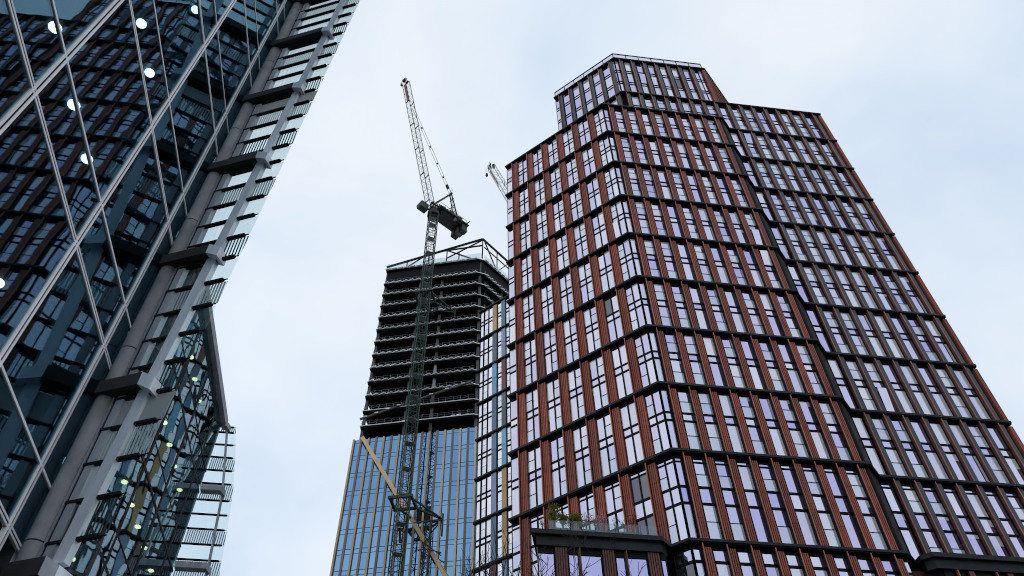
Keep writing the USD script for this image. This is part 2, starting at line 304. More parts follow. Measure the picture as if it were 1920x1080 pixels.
def pane_mesh(mb, p):
    F, x0, x1, w0, w1, y0, y1, uv, opened = p
    if opened:                                       # tilted open, hinged at its foot
        b, d, i = F; t = .16
        mb.hexa([[*(b + d*a + i*(w + (-t if z == y1 else 0))), z] for z in (y0, y1) for w in (w0-.06, w1-.06) for a in (x0, x1)], uv)
        mb.box(F, x0, x1, w0, w1, y0, y1, (1.0, .5))
    elif uv[0] == 0.0 and y1 - y0 > 1.0 and (uv[1]*997) % 1 < .55:      # a blind part way down, or a curtain drawn to one side
        q = (uv[1]*613) % 1
        if q < .45: ym = y1 - (y1-y0)*(.12 + .9*q); mb.box(F, x0, x1, w0, w1, y0, ym, uv); mb.box(F, x0, x1, w0, w1, ym, y1, (.66, uv[1]))
        else:
            xm = x0 + (x1-x0)*(.15 + .3*(q-.45)) if q < .72 else x1 - (x1-x0)*(.12 + .5*(q-.72))
            mb.box(F, x0, xm, w0, w1, y0, y1, (.66, uv[1]) if q < .72 else uv); mb.box(F, xm, x1, w0, w1, y0, y1, uv if q < .72 else (.66, uv[1]))
    else: mb.box(F, x0, x1, w0, w1, y0, y1, uv)
    return mb

SEG = [(.03, .432, 'P'), (.464, .55, 'S'), (.582, .905, 'P')]
SEG_LOW = [(.03, .385, 'P'), (.415, .57, 'S'), (.60, .865, 'P'), (.885, .91, 'S')]
SEG_BASE = [(.02, .785, 'P'), (.815, .915, 'S')]
SEG_CROWN = [(.02, .275, 'P'), (.30, .335, 'S'), (.36, .61, 'P'), (.635, .67, 'S'), (.695, .955, 'P')]
def fin(T, F, s, z0, z1, dep, wd=.065, m_='terracotta_fin', jamb=-1):
    """upright fin in two lengths; jamb: on which side of it the dark window reveal stands"""
    mb = MB(); zm = (z0+z1)/2
    for za, zb in ((z0, zm-.012), (zm+.012, z1-.33)): mb.box(F, s-wd/2, s+wd/2, 0.02, .075, za, zb)
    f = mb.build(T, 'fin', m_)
    mb = MB(); mb.box(F, s-wd/2+.008, s+wd/2-.008, .075, dep, z0, z1-.33); mb.build(f, 'web', 'terracotta_dark')  # same terracotta as the fin, with the shade on its sides put into the colour
    mb = MB(); a, b = (s-.05, s+wd/2) if jamb < 0 else (s-wd/2, s+.05)
    mb.box(F, a, b, dep, .60, z0, z1-.33); mb.build(f, 'reveal', 'frame')
PV = random.Random(23)
def pier(T, F, s0, s1, z0, z1, ribs=4, m_='terracotta', w0=.20):
    mb = MB(); n = 4 if ribs else 2; zt = z1 - (.52 if ribs else .36)
    if m_ == 'terracotta': m_ = PV.choice(['terracotta']*5 + ['terracotta_brown']*2 + ['terracotta_red']*2)
    for k in range(n):
        za, zb = z0 + (zt-z0)*k/n, z0 + (zt-z0)*(k+1)/n - .02
        mb.box(F, s0, s1, w0+.09 if ribs else w0, .6, za, zb)
        if ribs:
            pw = (s1-s0)/ribs
            for r in range(ribs): mb.box(F, s0 + r*pw, s0 + (r+.62)*pw, w0-.02, w0+.09, za, zb)
    mb.build(T, 'pier' if ribs else 'panel', m_)

def kinds_for(k, idx, pattern, openset=(), dark=()):
    def fn(c, q, kd):
        r = VAR.random()
        if kd == 'S': return (0.0, False, False)
        if (k, idx) in dark: return (1.0, False, False)
        op = (k, idx, q, c) in openset
        ju = pattern(c, q)
        u = .66 if r < (.38 if not ju else .45) else 0.0
        return (u, ju and not op, op)
    return fn

RP = [1, 1, 0, 1, 0, 1, 0, 1, 1]
for k in range(8, -3, -1):
    z1, z0 = zl(k), zl(k-1)
    if k == -2: z1, z0 = zl(-1) - 7.5, zl(-1) - 15
    segs = SEG if k >= 1 else (SEG_LOW if k == 0 else SEG_BASE)
    if k == -2: continue
    # right-hand face
    for i in range(9):
        s = .85 + 1.685*i
        fin(main, FR, s, z0, z1, .16); pier(main, FR, s+.04, s+.64, z0, z1)
        if i < 8: window(main, FR, z0, z1, s+.79, s+1.625, 1, segs, kinds_for(k, i, (lambda c, q, i=i: RP[i] == 1), {(5, 7, 0, 0), (4, 7, 2, 0)}))
    window(main, FR, z0, z1, 15.08, 15.36, 1, segs, kinds_for(k, 20, lambda c, q: False))
    window(main, FR, z0, z1, .27, .72, 1, segs, kinds_for(k, 21, lambda c, q: False))
    # left-hand face
    if k >= 0:
        for i in range(6):
            s = 2.30 + 2.325*i
            fin(main, FL, s, z0, z1, .25, jamb=1); pier(main, FL, s-.70, s-.04, z0, z1)
            if i > 0:
                window(main, FL, z0, z1, s-2.325+.12, s-.75, 2, segs, kinds_for(k, i, (lambda c, q, i=i: (c + i + (q > 0)*0) % 2 == (0 if i % 3 else 1) and i != 1), (), {(0, 1)} if i == 1 else ()))
        window(main, FL, z0, z1, 14.05, 14.95, 1, segs, kinds_for(k, 30, lambda c, q: False))
    window(main, FL, z0, z1, .27, 1.52, 2, segs, kinds_for(k, 31, lambda c, q: c == 1, {(5, 31, 0, 1)}, {(-1, 31)}))
    mb = MB(); mb.prism(inset(polyF, 0.0), z1-.20, z1); mb.build(main, 'floor_band', 'cornice_metal')
    mb = MB(); mb.prism(inset(polyF, 0.035), z1-.33, z1-.20); mb.build(main, 'soffit', 'soffit')
mb = MB(); mb.prism(inset(polyF, .60), -EYE, zl(8)-.33); mb.build(main, 'inner_wall', 'core')
mb = MB()
for za, zb in ((-EYE, zl(-1)-15.5), (zl(-1)-15, zl(-1)-8)): mb.prism(inset(polyF, .3), za, zb)
mb.prism(inset(polyF, 0.0), zl(-1)-7.9, zl(-1)-7.5); mb.prism(inset(polyF, 0.0), zl(-1)-15.4, zl(-1)-15); mb.build(main, 'base_wall', 'terracotta_dark')
for k in range(8, -1, -1):                        # return face at the right end of the front block
    mb = MB(); Fr = (Rp, dRet, np.array([-rhs(aRet)[0], -rhs(aRet)[1]])); mb.box(Fr, .02, RET+.3, .30, .6, zl(k-1), zl(k)-.33); mb.build(main, 'return_panel', 'black_metal')

# set-back block: rows of the right-hand wing
ZT = 96.45
def rowz(k): return ZT if k == 9 else zl(k)
for k in range(9, -1, -1):
    z1, z0 = rowz(k), rowz(k-1); segs = SEG if k >= 1 else SEG_LOW
    js = range(-8 if k == 9 else 0, 8)
    for j in js:
        s = 1.05 + 1.70*j
        fin(back, FW, s, z0, z1, .34, .07); pier(back, FW, s+.05, s+.48, z0, z1, 0, 'grey_panel', .14)
        if j < 7: window(back, FW, z0, z1, s+.72, s+1.62, 1, segs, kinds_for(k, j, (lambda c, q, j=j: (j*5+3) % 7 in (0, 1, 3)), {(8, 0, 2, 0), (2, 1, 0, 0)}))
    window(back, FW, z0, z1, 13.35, 13.72, 1, segs, kinds_for(k, 20, lambda c, q: False))
    pier(back, FW, 13.82, 14.22, z0, z1, 3, 'terracotta', .1)
    if k < 9: window(back, FW, z0, z1, .08, .86, 1, segs, kinds_for(k, 21, lambda c, q: False))
    mb = MB(); mb.prism(inset(polyS, 0.0), z1-.20, z1); mb.build(back, 'floor_band', 'cornice_metal')
    mb = MB(); mb.prism(inset(polyS, .035), z1-.33, z1-.20); mb.build(back, 'soffit', 'soffit')
    if k == 9:
        for i in range(3):
            s = .95 + 1.7*i; fin(back, FCL, s, z0, z1, .4, jamb=1); pier(back, FCL, s-.55, s-.05, z0, z1, 0, 'grey_panel', .16)
            window(back, FCL, z0, z1, s+.12, s+1.05, 1, segs, kinds_for(k, 40+i, lambda c, q: False))
mb = MB(); mb.prism(inset(polyS, .60), -EYE, ZT-.33); mb.build(back, 'inner_wall', 'core')
mb = MB(); mb.prism(inset(polyS, .25), -EYE, zl(-1)-.5); mb.build(back, 'base_wall', 'terracotta_dark')
# crown: three storeys on top
zc0, zc1, zc2 = ZT, 106.45, 107.9
for i in range(7):
    s = .80 + 1.70*i
    fin(back, FCR, s, zc0, zc1, .40, .07); pier(back, FCR, s+.05, s+.52, zc0, zc1, 0, 'grey_panel', .16)
    if i < 6: window(back, FCR, zc0, zc1, s+.80, s+1.55, 1, SEG_CROWN, kinds_for(10, i, lambda c, q: False, {(10, 1, 2, 0)}))
window(back, FCR, zc0, zc1, .27, .68, 1, SEG_CROWN, kinds_for(10, 20, lambda c, q: False))
window(back, FCR, zc0, zc1, 11.75, 12.75, 2, SEG_CROWN, kinds_for(10, 21, lambda c, q: False))
pier(back, FCR, 12.85, 13.25, zc0, zc1, 3, 'terracotta', .1)
for i in range(6):
    s = .95 + 1.70*i
    fin(back, FCL, s, zc0, zc1, .40, .07, jamb=1); pier(back, FCL, s-.50, s-.05, zc0, zc1, 0, 'grey_panel', .16)
    if i > 0: window(back, FCL, zc0, zc1, s-1.70+.12, s-.60, 1, SEG_CROWN, kinds_for(10, 30+i, lambda c, q: False))
window(back, FCL, zc0, zc1, .27, .62, 1, SEG_CROWN, kinds_for(10, 50, lambda c, q: False))
window(back, FCL, zc0, zc1, 9.55, 10.2, 1, SEG_CROWN, kinds_for(10, 51, lambda c, q: False))
FCE = (crR, dirn(rad(38)), -rhs(rad(38)))
for i in range(6): fin(back, FCE, .3 + 1.1*i, zc0, zc1, .6, .09, 'terracotta')
mb = MB(); mb.prism(inset(polyC, 0), zc1-.20, zc1); mb.build(back, 'floor_band', 'cornice_metal')
mb = MB(); mb.prism(inset(polyC, .035), zc1-.40, zc1-.20); mb.build(back, 'soffit', 'soffit')
mb = MB(); mb.prism(inset(polyC, .60), ZT-.4, zc1-.31); mb.build(back, 'inner_wall', 'core')
# parapet of the crown: glass with black rail and posts
rail, n_ = MB(), 0
for F, Lx, dd in ((FCR, 13.0, 1), (FCL, 10.1, 1)):
    rail.box(F, .02, Lx, .10, .24, zc2-.16, zc2)
    for i in range(8 if F is FCR else 7):
        s = .04 + i*(Lx-.1)/(7 if F is FCR else 6); rail.box(F, s, s+.07, .12, .22, zc1, zc2-.16)
        if i < (7 if F is FCR else 6):
            p = MB(); p.box(F, s+.10, s+(Lx-.1)/(7 if F is FCR else 6)-.04, .16, .18, zc1+.02, zc2-.17, (.66, .6)); p.build(back, 'parapet_pane', 'flat_glass', uv=True)
rail.build(back, 'parapet_rail', 'black_metal')

for T, lst in PANES.items():
    lst.sort(key=lambda x: x[0]); rest = MB()
    for q, (_, w, p) in enumerate(lst):
        if q < 300: pane_mesh(MB(), p).build(w, 'pane', 'flat_glass', uv=True)
        else: pane_mesh(rest, p)
    rest.build(T, 'upper_panes', 'flat_glass', uv=True, kind='stuff')

# ================================================================= podium with roof terrace, left of the tower's corner
pod = thing('terrace_podium', 'low dark podium with a glass railed roof terrace at the foot of the terracotta tower', 'building', (*(C - 6*dR), 0))
ZP = zl(-1)
def pol(F, pts): b, d, i = F; return [b + d*s + i*w for s, w in pts]
pp = [(-10.67, 0), (-1.85, 0), (-1.15, .70), (-1.15, 1.06), (-8.4, 8.2)]
mb = MB(); mb.prism(pol(FR, pp), ZP-.36, ZP-.03); mb.build(pod, 'roof_band', 'cornice_metal')
mb = MB(); mb.prism(inset(pol(FR, pp), .28), ZP-1.05, ZP-.36); mb.build(pod, 'fascia', 'cornice_metal')
mb = MB(); mb.prism(inset(pol(FR, pp), .60), -EYE, ZP-1.0); mb.build(pod, 'inner_wall', 'core')
for s0, s1 in ((-9.05, -8.25), (-5.93, -5.13), (-2.90, -2.10)):
    mb = MB(); n = 5; pw = (s1-s0)/n
    for za, zb in ((ZP-3.2, ZP-1.06), (ZP-6, ZP-3.22), (ZP-9, ZP-6.02), (ZP-12, ZP-9.02)):
        mb.box(FR, s0, s1, .50, .62, za, zb)
        for r in range(n): mb.box(FR, s0+r*pw, s0+(r+.68)*pw, .38, .50, za, zb)
    mb.build(pod, 'pier', 'terracotta_dark')
for s in (-7.45, -4.35):
    mb = MB(); mb.box(FR, s-.04, s+.04, .30, .56, ZP-12, ZP-1.06); mb.box(FR, s-.10, s-.04, .45, .6, ZP-12, ZP-1.06); mb.build(pod, 'fin', 'terracotta_dark')
for s0, s1 in ((-10.15, -9.15), (-8.15, -7.58), (-7.35, -6.05), (-5.03, -4.5), (-4.25, -3.02), (-2.0, -1.72)):
    mb = MB(); mb.box(FR, s0-.07, s0, .5, .61, ZP-12, ZP-1.06); mb.box(FR, s1, s1+.07, .5, .61, ZP-12, ZP-1.06); mb.box(FR, s0, s1, .5, .61, ZP-1.5, ZP-1.06)
    w = mb.build(pod, 'window', 'frame')
    for za, zb in ((ZP-5.4, ZP-1.5), (ZP-9, ZP-5.45)):
        p = MB(); p.box(FR, s0, s1, .56, .585, za, zb, (0.0, .15)); p.build(w, 'pane', 'flat_glass', uv=True)
# terrace railing: five panes of glass in a low base shoe, with a lit strip behind
for i in range(5):
    s0 = -9.40 + i*1.56; s1 = s0 + 1.53 if i < 4 else -2.05
    p = MB(); p.box(FR, s0, s1, .30, .32, ZP+.02, ZP+.86); p.build(pod, 'railing_pane', 'rail_glass')
mb = MB()
for i in range(6): mb.box(FR, -9.43 + i*1.56, -9.405 + i*1.56, .29, .33, ZP, ZP+.86)
mb.build(pod, 'railing_post', 'black_metal')
mb = MB(); mb.box(FR, -9.2, -3.55, .40, .43, ZP+.10, ZP+.20); mb.build(pod, 'light_strip', 'lit_strip')
for i in range(3):
    q = thing('planter_box', ['long grey planter under the green shrubs on the terrace', 'grey planter under the pink leaved shrubs on the terrace', 'grey planter holding sparse dark twigs on the terrace'][i], 'planter', (*(C + dR*(-8.4 + i*2.1) + inR*.8), ZP + EYE), 'planters on the roof terrace')
    mb = MB(); s0 = -9.3 + i*2.1
    mb.box(FR, s0, s0+1.95, .45, .53, ZP, ZP+.40); mb.box(FR, s0, s0+1.95, 1.05, 1.12, ZP, ZP+.40); mb.box(FR, s0, s0+.07, .53, 1.05, ZP, ZP+.40); mb.box(FR, s0+1.88, s0+1.95, .53, 1.05, ZP, ZP+.40)
    mb.build(q, 'wall', 'planter')
    mb = MB(); mb.box(FR, s0+.07, s0+1.88, .53, 1.05, ZP+.02, ZP+.34); mb.build(q, 'soil', 'bark')
def shrub(s, w, h, r, nleaf, m_, label, stems=5, leaf_len=.10, seed=0, open_=0.0):
    R = random.Random(seed); base = C + dR*s + inR*w
    t = thing('shrub', label, 'shrub', (*base, ZP + EYE + .34), 'shrubs on the roof terrace'); st, lf = MB(), MB(); z0 = ZP + .34; tips = []
    for k in range(stems):
        a = R.random()*6.28; rr = r*(.3+.7*R.random()); top = np.array([base[0]+math.cos(a)*rr, base[1]+math.sin(a)*rr, z0 + h*(.6+.4*R.random())])
        mid = np.array([base[0]+math.cos(a)*rr*.35, base[1]+math.sin(a)*rr*.35, z0 + h*.45])
        st.tube([[*base, z0-.02], mid, top], [.018, .012, .005], 5); tips += [(mid, .5), (top, 1)]
        for j in range(4):
            b = R.random()*6.28; p0 = mid + (top-mid)*R.random(); p1 = p0 + np.array([math.cos(b), math.sin(b), .5])*r*.5*R.random(); st.tube([p0, p1], [.007, .003], 4); tips.append((p1, 1))
    for k in range(nleaf):
        c, _ = R.choice(tips); c = c + np.array([R.gauss(0, 1), R.gauss(0, 1), R.gauss(0, .8)])*r*.22
        d = np.array([R.gauss(0, 1), R.gauss(0, 1), R.gauss(0.2, 1)]); d /= np.linalg.norm(d); e = np.cross(d, [R.gauss(0, 1), R.gauss(0, 1), R.gauss(0, 1)]); e /= np.linalg.norm(e)
        L = leaf_len*(.6+.8*R.random()); lf.raw([c, c + d*L*.5 + e*L*.3, c + d*L, c + d*L*.5 - e*L*.3], [[0, 1, 2], [0, 2, 3]])
    st.build(t, 'stems', 'bark'); lf.build(t, 'foliage', m_)
for i, (s, h, r, n) in enumerate(((-8.95, 1.85, .42, 1100), (-8.35, 1.55, .40, 1000), (-7.75, 1.5, .38, 900), (-7.2, 1.4, .34, 700))):
    shrub(s, .79, h, r, n, 'leaf_green', ['tallest bushy yellow green shrub at the left end of the terrace planter', 'rounded yellow green shrub second from the left on the terrace', 'low yellow green shrub third from the left on the terrace', 'smallest yellow green shrub, beside the pink leaved shrubs'][i], seed=30+i)
for i, (s, h, r, n) in enumerate(((-6.75, 1.6, .36, 300), (-6.1, 1.7, .38, 320), (-5.55, 1.5, .3, 240))):
    shrub(s, .79, h, r, n, 'leaf_pink', ['pink leaved open shrub next to the green shrubs on the terrace', 'tallest pink leaved shrub in the middle of the terrace', 'pink leaved shrub at the right of the pink group'][i], 7, .09, 40+i)
for i, (s, h, r, n) in enumerate(((-4.75, 1.35, .3, 130), (-4.15, 1.4, .3, 130), (-3.5, 2.0, .42, 160), (-9.75, .8, .2, 70))):
    shrub(s, .79, h, r, n, 'leaf_dark', ['sparse dark shrub right of the pink shrubs on the terrace', 'thin dark twiggy shrub left of the tallest twiggy shrub', 'tallest twiggy dark shrub at the right end of the terrace', 'tiny dark shrub at the far left end of the glass railing'][i], 6, .08, 50+i)

# podium in front of the set-back wing, at the lower right
pod2 = thing('entrance_podium', 'low black podium with heavy projecting roof edge at the foot of the set-back block', 'building', (*(C + 22*dR), 0))
pq = [(17.2, 0), (34, 0), (34, 1.39), (16.55, 1.39), (16.55, .60)]
mb = MB(); mb.prism(pol(FR, pq), ZP-.28, ZP+.06); mb.build(pod2, 'roof_band', 'cornice_metal')
mb = MB(); mb.prism(inset(pol(FR, pq), .26), ZP-1.0, ZP-.28); mb.build(pod2, 'fascia', 'cornice_metal')
mb = MB(); mb.prism(inset(pol(FR, pq), .55), -EYE, ZP-1.0); mb.build(pod2, 'inner_wall', 'core')
for j in range(5):
    s = 19.75 + j*2.85
    mb = MB(); mb.box(FR, s-.2, s+.2, .36, .56, ZP-9, ZP-1.02); mb.build(pod2, 'pier', 'terracotta_dark')
    mb = MB(); mb.box(FR, s-1.05, s-.97, .30, .5, ZP-9, ZP-1.02); mb.build(pod2, 'fin', 'terracotta_fin')
    for s0, s1 in ((s-1.9, s-1.35), (s-.85, s-.5), (s+.35, s+.9)):
        mb = MB(); mb.box(FR, s0-.06, s0, .48, .56, ZP-6, ZP-1.02); mb.box(FR, s1, s1+.06, .48, .56, ZP-6, ZP-1.02); mb.box(FR, s0, s1, .48, .56, ZP-1.45, ZP-1.02)
        w = mb.build(pod2, 'window', 'frame'); p = MB(); p.box(FR, s0, s1, .53, .545, ZP-6, ZP-1.45, (.33 if j % 2 else 0, .9)); p.build(w, 'pane', 'flat_glass', uv=True)

# ================================================================= block with coloured panels, behind the tower's left end
aB = rad(126.3); Bb = np.array([-5.573, 89.358]); FB = (Bb, dirn(aB), -rhs(aB)); ZB = 97.228
blk = thing('coloured_panel_block', 'block of flats with blue, tan and maroon coloured panels between white windows', 'apartment building', (Bb[0], Bb[1], 0))
bp = pol(FB, [(0, 0), (16, 0), (16, 11), (0, 11)])
COLS = [('w', .36, .95), ('w', 1.16, 1.88), ('w', 2.06, 2.78), ('A', 2.82, 3.64), ('w', 3.82, 4.52), ('B', 4.57, 5.32), ('w', 5.47, 6.22), ('w', 6.45, 7.1), ('A', 7.15, 7.9), ('w', 8.1, 8.8)]
RC = [('tan', 'steel_blue'), ('grey', 'periwinkle'), ('light_blue', 'maroon'), ('steel_blue', 'grey'), ('steel_blue', 'light_blue'), ('periwinkle', 'tan'), ('steel_blue', 'tan'), ('maroon', 'periwinkle'), ('grey', 'tan')]
BV = random.Random(3)
for i in range(9):
    z1 = ZB - i*6.6; z0 = z1 - 6.6
    mb = MB(); mb.prism(bp, z1-.24, z1); mb.build(blk, 'floor_band', 'cornice_metal')
    mb = MB(); mb.prism(inset(bp, .04), z1-.42, z1-.24); mb.build(blk, 'soffit', 'soffit')
    for c, (kd, s0, s1) in enumerate(COLS):
        if kd == 'w':
            fr = MB(); fr.box(FB, s0-.06, s0, .22, .6, z0, z1-.42); fr.box(FB, s1, s1+.06, .22, .6, z0, z1-.42)
            jul = c in (1, 4, 6)
            prev = 0; H = 6.6
            for f0, f1 in ((.02, .43), (.47, .55), (.59, .93), (1, 1)):
                zb = z0 + f0*H if f0 < 1 else z1-.42; fr.box(FB, s0, s1, .24, .6, z0+prev*H, zb); prev = f1
            w = fr.build(blk, 'window', 'frame')
            for f0, f1, sp in ((.02, .43, 0), (.47, .55, 1), (.59, .93, 0)):
                za, zb = z0+f0*H, z0+f1*H; v = BV.random(); u = .66 if BV.random() < .5 else 0.
                if jul and not sp:
                    zm = (za+zb)/2
                    for a_, b_, uu in ((za, zm-.03, .33), (zm+.03, zb, u)):
                        p = MB(); p.box(FB, s0, s1, .28, .30, a_, b_, (uu, v)); p.build(w, 'pane', 'pale_glass', uv=True)
                else: p = MB(); p.box(FB, s0, s1, .28, .30, za, zb, (u, v)); p.build(w, 'pane', 'pale_glass', uv=True)
        else:
            nm = RC[i][0 if kd == 'A' else 1]
            for za, zb in ((z0, z0+.51*6.6-.02), (z0+.51*6.6+.02, z1-.42)):
                p = MB(); p.box(FB, s0, s1, .16, .6, za, zb); p.build(blk, 'panel', 'panel_'+nm)
mb = MB(); mb.prism(inset(bp, .6), -EYE, ZB-.4); mb.build(blk, 'inner_wall', 'core')
mb = MB(); mb.prism(inset(bp, .3), -EYE, ZB-9*6.6-.1); mb.build(blk, 'base_wall', 'grey_panel')

# ================================================================= unfinished glass tower
aT = rad(97.74); A0 = np.array([-31.1485, 126.2228]); FT = (A0, dirn(aT), -rhs(aT)); FTr = None
ZT0 = 152.04
tow = thing('unfinished_tower', 'unfinished tower with blue glass below and bare black floors edged white above', 'office tower', (A0[0], A0[1], 0))
aT2 = rad(40.0); KT = 24.2
cr1 = A0 + FT[1]*(KT-1.0); cr2 = A0 + FT[1]*KT + dirn(aT2)*.9
endR = cr2 + dirn(aT2)*15; inT2 = -rhs(aT2)
tp = [A0, cr1, cr2, endR, endR + FT[2]*18, A0 + FT[2]*22]
FT2 = (cr2, dirn(aT2), inT2)
def zigzag(F, s0, s1, n, dep):
    """saw tooth edge in plan"""
    out = []
    for k in range(n):
        a = s0 + (s1-s0)*k/n; b = s0 + (s1-s0)*(k+.72)/n
        out += [F[0] + F[1]*a - F[2]*0.0, F[0] + F[1]*b - F[2]*dep]
    return out
edge = zigzag(FT, 0, KT-1.0, 15, .46) + [cr1, cr2] + zigzag(FT2, 0, 15, 10, .46) + [endR]
NF = 13
TR = random.Random(5)
for i in range(NF):
    zt = ZT0 - 4.0*i + (1.2 if i == 0 else 0)
    if i == 1: zt = ZT0 - 4.0
    straight = i >= 11
    ed = ([A0, cr1, cr2, endR] if straight else edge) + tp[4:]
    mb = MB(); mb.prism(ed, zt-.19, zt); mb.build(tow, 'slab_edge', 'slab_edge')
    mb = MB(); mb.prism(inset(tp, .10), zt-.62, zt-.20); mb.build(tow, 'floor_deck', 'deck')
    # edge beams under the floor, black sheeting behind
    zb = (ZT0 - 4.0*(i+1) if i < NF-1 else 100.5)
    mb = MB(); mb.prism(inset(tp, 3.2 if i else .5), zb, zt-.55); mb.build(tow, 'black_sheeting', 'netting')
    if i >= 1:
        mb = MB()
        for F, L in ((FT, KT-1.0), (FT2, 15.0)):
            for hgt in (.55, 1.05): mb.box(F, .1, L-.05, .02, .045, zt+hgt, zt+hgt+.025)
            k = 0.3
            while k < L: mb.box(F, k, k+.045, .0, .045, zt, zt+1.1); k += 1.55
        mb.build(tow, 'guardrail', 'galv')
        mb = MB()
        for q in range(5):
            s = TR.uniform(1, 22.5); mb.box(FT, s, s+TR.uniform(.2, 1.1), .35, .7, zt, zt+TR.uniform(.15, .6))
        mb.build(tow, 'stored_material', 'slab_edge')
    if i < NF:
        for s in (.35, 9.0, 14.4, 23.6):
            mb = MB(); mb.box(FT, s-.28, s+.28, .75, 1.3, zb, zt-.55); mb.build(tow, 'column', 'column_grey' if not (s == 14.4 and i in (8, 9)) else 'galv')
        mb = MB(); mb.box(FT2, 7, 7.5, .75, 1.3, zb, zt-.55); mb.build(tow, 'column', 'column_grey')
        mb = MB()                                        # decking ribs below each floor
        for r in range(30): mb.box(FT, .5 + r*.78, .72 + r*.78, .6, 3.1, zt-.68, zt-.55)
        mb.build(tow, 'soffit_ribs', 'deck')
# steel wind braces across the bare floors
for (s0, z0), (s1, z1) in (((0, 105.28), (8.95, 108.1)), ((9.5, 108.2), (22.7, 112.25))):
    mb = MB(); p0 = FT[0] + FT[1]*s0 - FT[2]*.5; p1 = FT[0] + FT[1]*s1 - FT[2]*.5
    mb.bar([*p0, z0], [*p1, z1], .30, .38); mb.build(tow, 'wind_brace', 'column_grey')
    mb = MB()
    for q in range(4):
        t = .12 + q*.25; c = np.array([*p0, z0]) + (np.array([*p1, z1]) - np.array([*p0, z0]))*t; c[1] -= .25
        mb.bar(c - [.35, 0, .02], c + [.35, 0, .07], .22)
    mb.build(tow, 'brace_clamp', 'slab_edge')
# glazed part: bays with gold and bronze fins
zg = [100.55]
while zg[-1] > 56: zg.append(zg[-1] - 4.05)
nb = 18
for j in range(nb + 1):
    s = -.90 + 1.535*j; mb = MB(); w = .44 if j % 2 else .36
    b, d, n = FT
    tri = [(s, -.12), (s + w, -.12 - .22 if j % 2 else -.12 - .05), (s + w, .35), (s, .35)]
    mb.prism([b + d*x + n*y for x, y in tri], zg[-1], zg[0]); mb.build(tow, 'fin', 'gold' if j % 2 == 0 else 'bronze')
GV = random.Random(9)
for q in range(len(zg) - 1):
    for j in range(nb):
        s0 = -.90 + 1.535*j + .42; s1 = -.90 + 1.535*(j+1) - .01; v0 = GV.random()
        for za, zb in ((zg[q+1] + .06, zg[q] - .98), (zg[q] - .88, zg[q] - .06)):
            mb = MB(); b, d, n = FT; t0, t1 = (.02, .14) if j % 2 else (.14, .02)
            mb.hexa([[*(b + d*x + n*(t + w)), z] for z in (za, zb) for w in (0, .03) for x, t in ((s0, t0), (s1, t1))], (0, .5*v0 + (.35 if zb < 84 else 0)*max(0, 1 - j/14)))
            if q < 8: mb.build(tow, 'pane', 'blue_glass', uv=True)
    mb = MB(); mb.box(FT, -.9, KT+3.5, .22, .4, zg[q+1], zg[q]); mb.build(tow, 'spandrel', 'frame')
mb = MB(); mb.prism(inset(tp, .4), -EYE, zg[-1]); mb.build(tow, 'lower_wall', 'bronze')
mb = MB(); mb.prism(inset(tp, .45), zg[-1], 100.5); mb.build(tow, 'inner_wall', 'core')
for (s0, z0), (s1, z1) in (((1.1, 100.5), (9.6, 86.0)), ((9.6, 86.0), (21.5, 65.9))):
    mb = MB(); p0 = FT[0] + FT[1]*s0 - FT[2]*.55; p1 = FT[0] + FT[1]*s1 - FT[2]*.55
    mb.bar([*p0, z0], [*p1, z1], .72, .45, roll=[FT[2][0], FT[2][1], 0]); mb.build(tow, 'diagonal_brace', 'brace_gold')
# roof truss and screens
zr0, zr1 = ZT0 + 1.2, 159.6
def tpnt(F, s, w, z): return [*(F[0] + F[1]*s + F[2]*w), z]
mb = MB()
top = tpnt(FT, KT, .2, 161.0)
mb.bar(tpnt(FT, 0, .2, 154.4), top, .42); mb.bar(tpnt(FT, 14, .2, 158.1), tpnt(FT, KT, .2, 158.4), .30)
for a_, b_ in (((15.2, zr0), (15.2, 158.3)), ((KT, zr0), (KT, 161)), ((15.2, 155.0), (KT, 160.6)), ((15.4, 158.0), (21.5, zr0+.4)), ((5.2, zr0), (5.2, 155.6)), ((5.3, zr0+.2), (9, 156.6)), ((10.6, zr0), (10.6, 157)), ((18.3, zr0), (18.3, 156.6))):
    mb.bar(tpnt(FT, a_[0], .2, a_[1]), tpnt(FT, b_[0], .2, b_[1]), .26)
mb.bar(top, tpnt(FT2, 15, .2, 161.0), .42); mb.bar(tpnt(FT2, 0, .2, 158.4), tpnt(FT2, 15, .2, 158.4), .22)
for s in (4.8, 9.6, 14.6): mb.bar(tpnt(FT2, s, .2, zr0), tpnt(FT2, s, .2, 161), .26)
mb.bar(tpnt(FT2, .2, .2, 160.6), tpnt(FT2, 4.8, .2, zr0), .24); mb.bar(tpnt(FT2, 4.8, .2, zr0), tpnt(FT2, 9.6, .2, 161), .24); mb.bar(tpnt(FT2, 9.6, .2, 161), tpnt(FT2, 14.6, .2, zr0), .24)
mb.build(tow, 'roof_truss', 'black_metal')
for F, L, n in ((FT, KT, 9), (FT2, 15, 6)):
    for k in range(n):
        p = MB(); p.box(F, k*L/n+.03, (k+1)*L/n-.03, .05, .08, zr0, zr0 + 2.0); p.build(tow, 'roof_screen', 'rail_glass')
mb = MB()
for F, L, n in ((FT, KT-1, 15), (FT2, 15, 10)):
    for k in range(n): mb.bar(tpnt(F, k*L/n, -.25, zr0 - .1), tpnt(F, (k+.7)*L/n, -.5, zr0 - .45), .16)
    mb.box(F, 0, L, -.12, .0, zr0-.32, zr0+.05)
mb.build(tow, 'edge_scaffold', 'slab_edge')

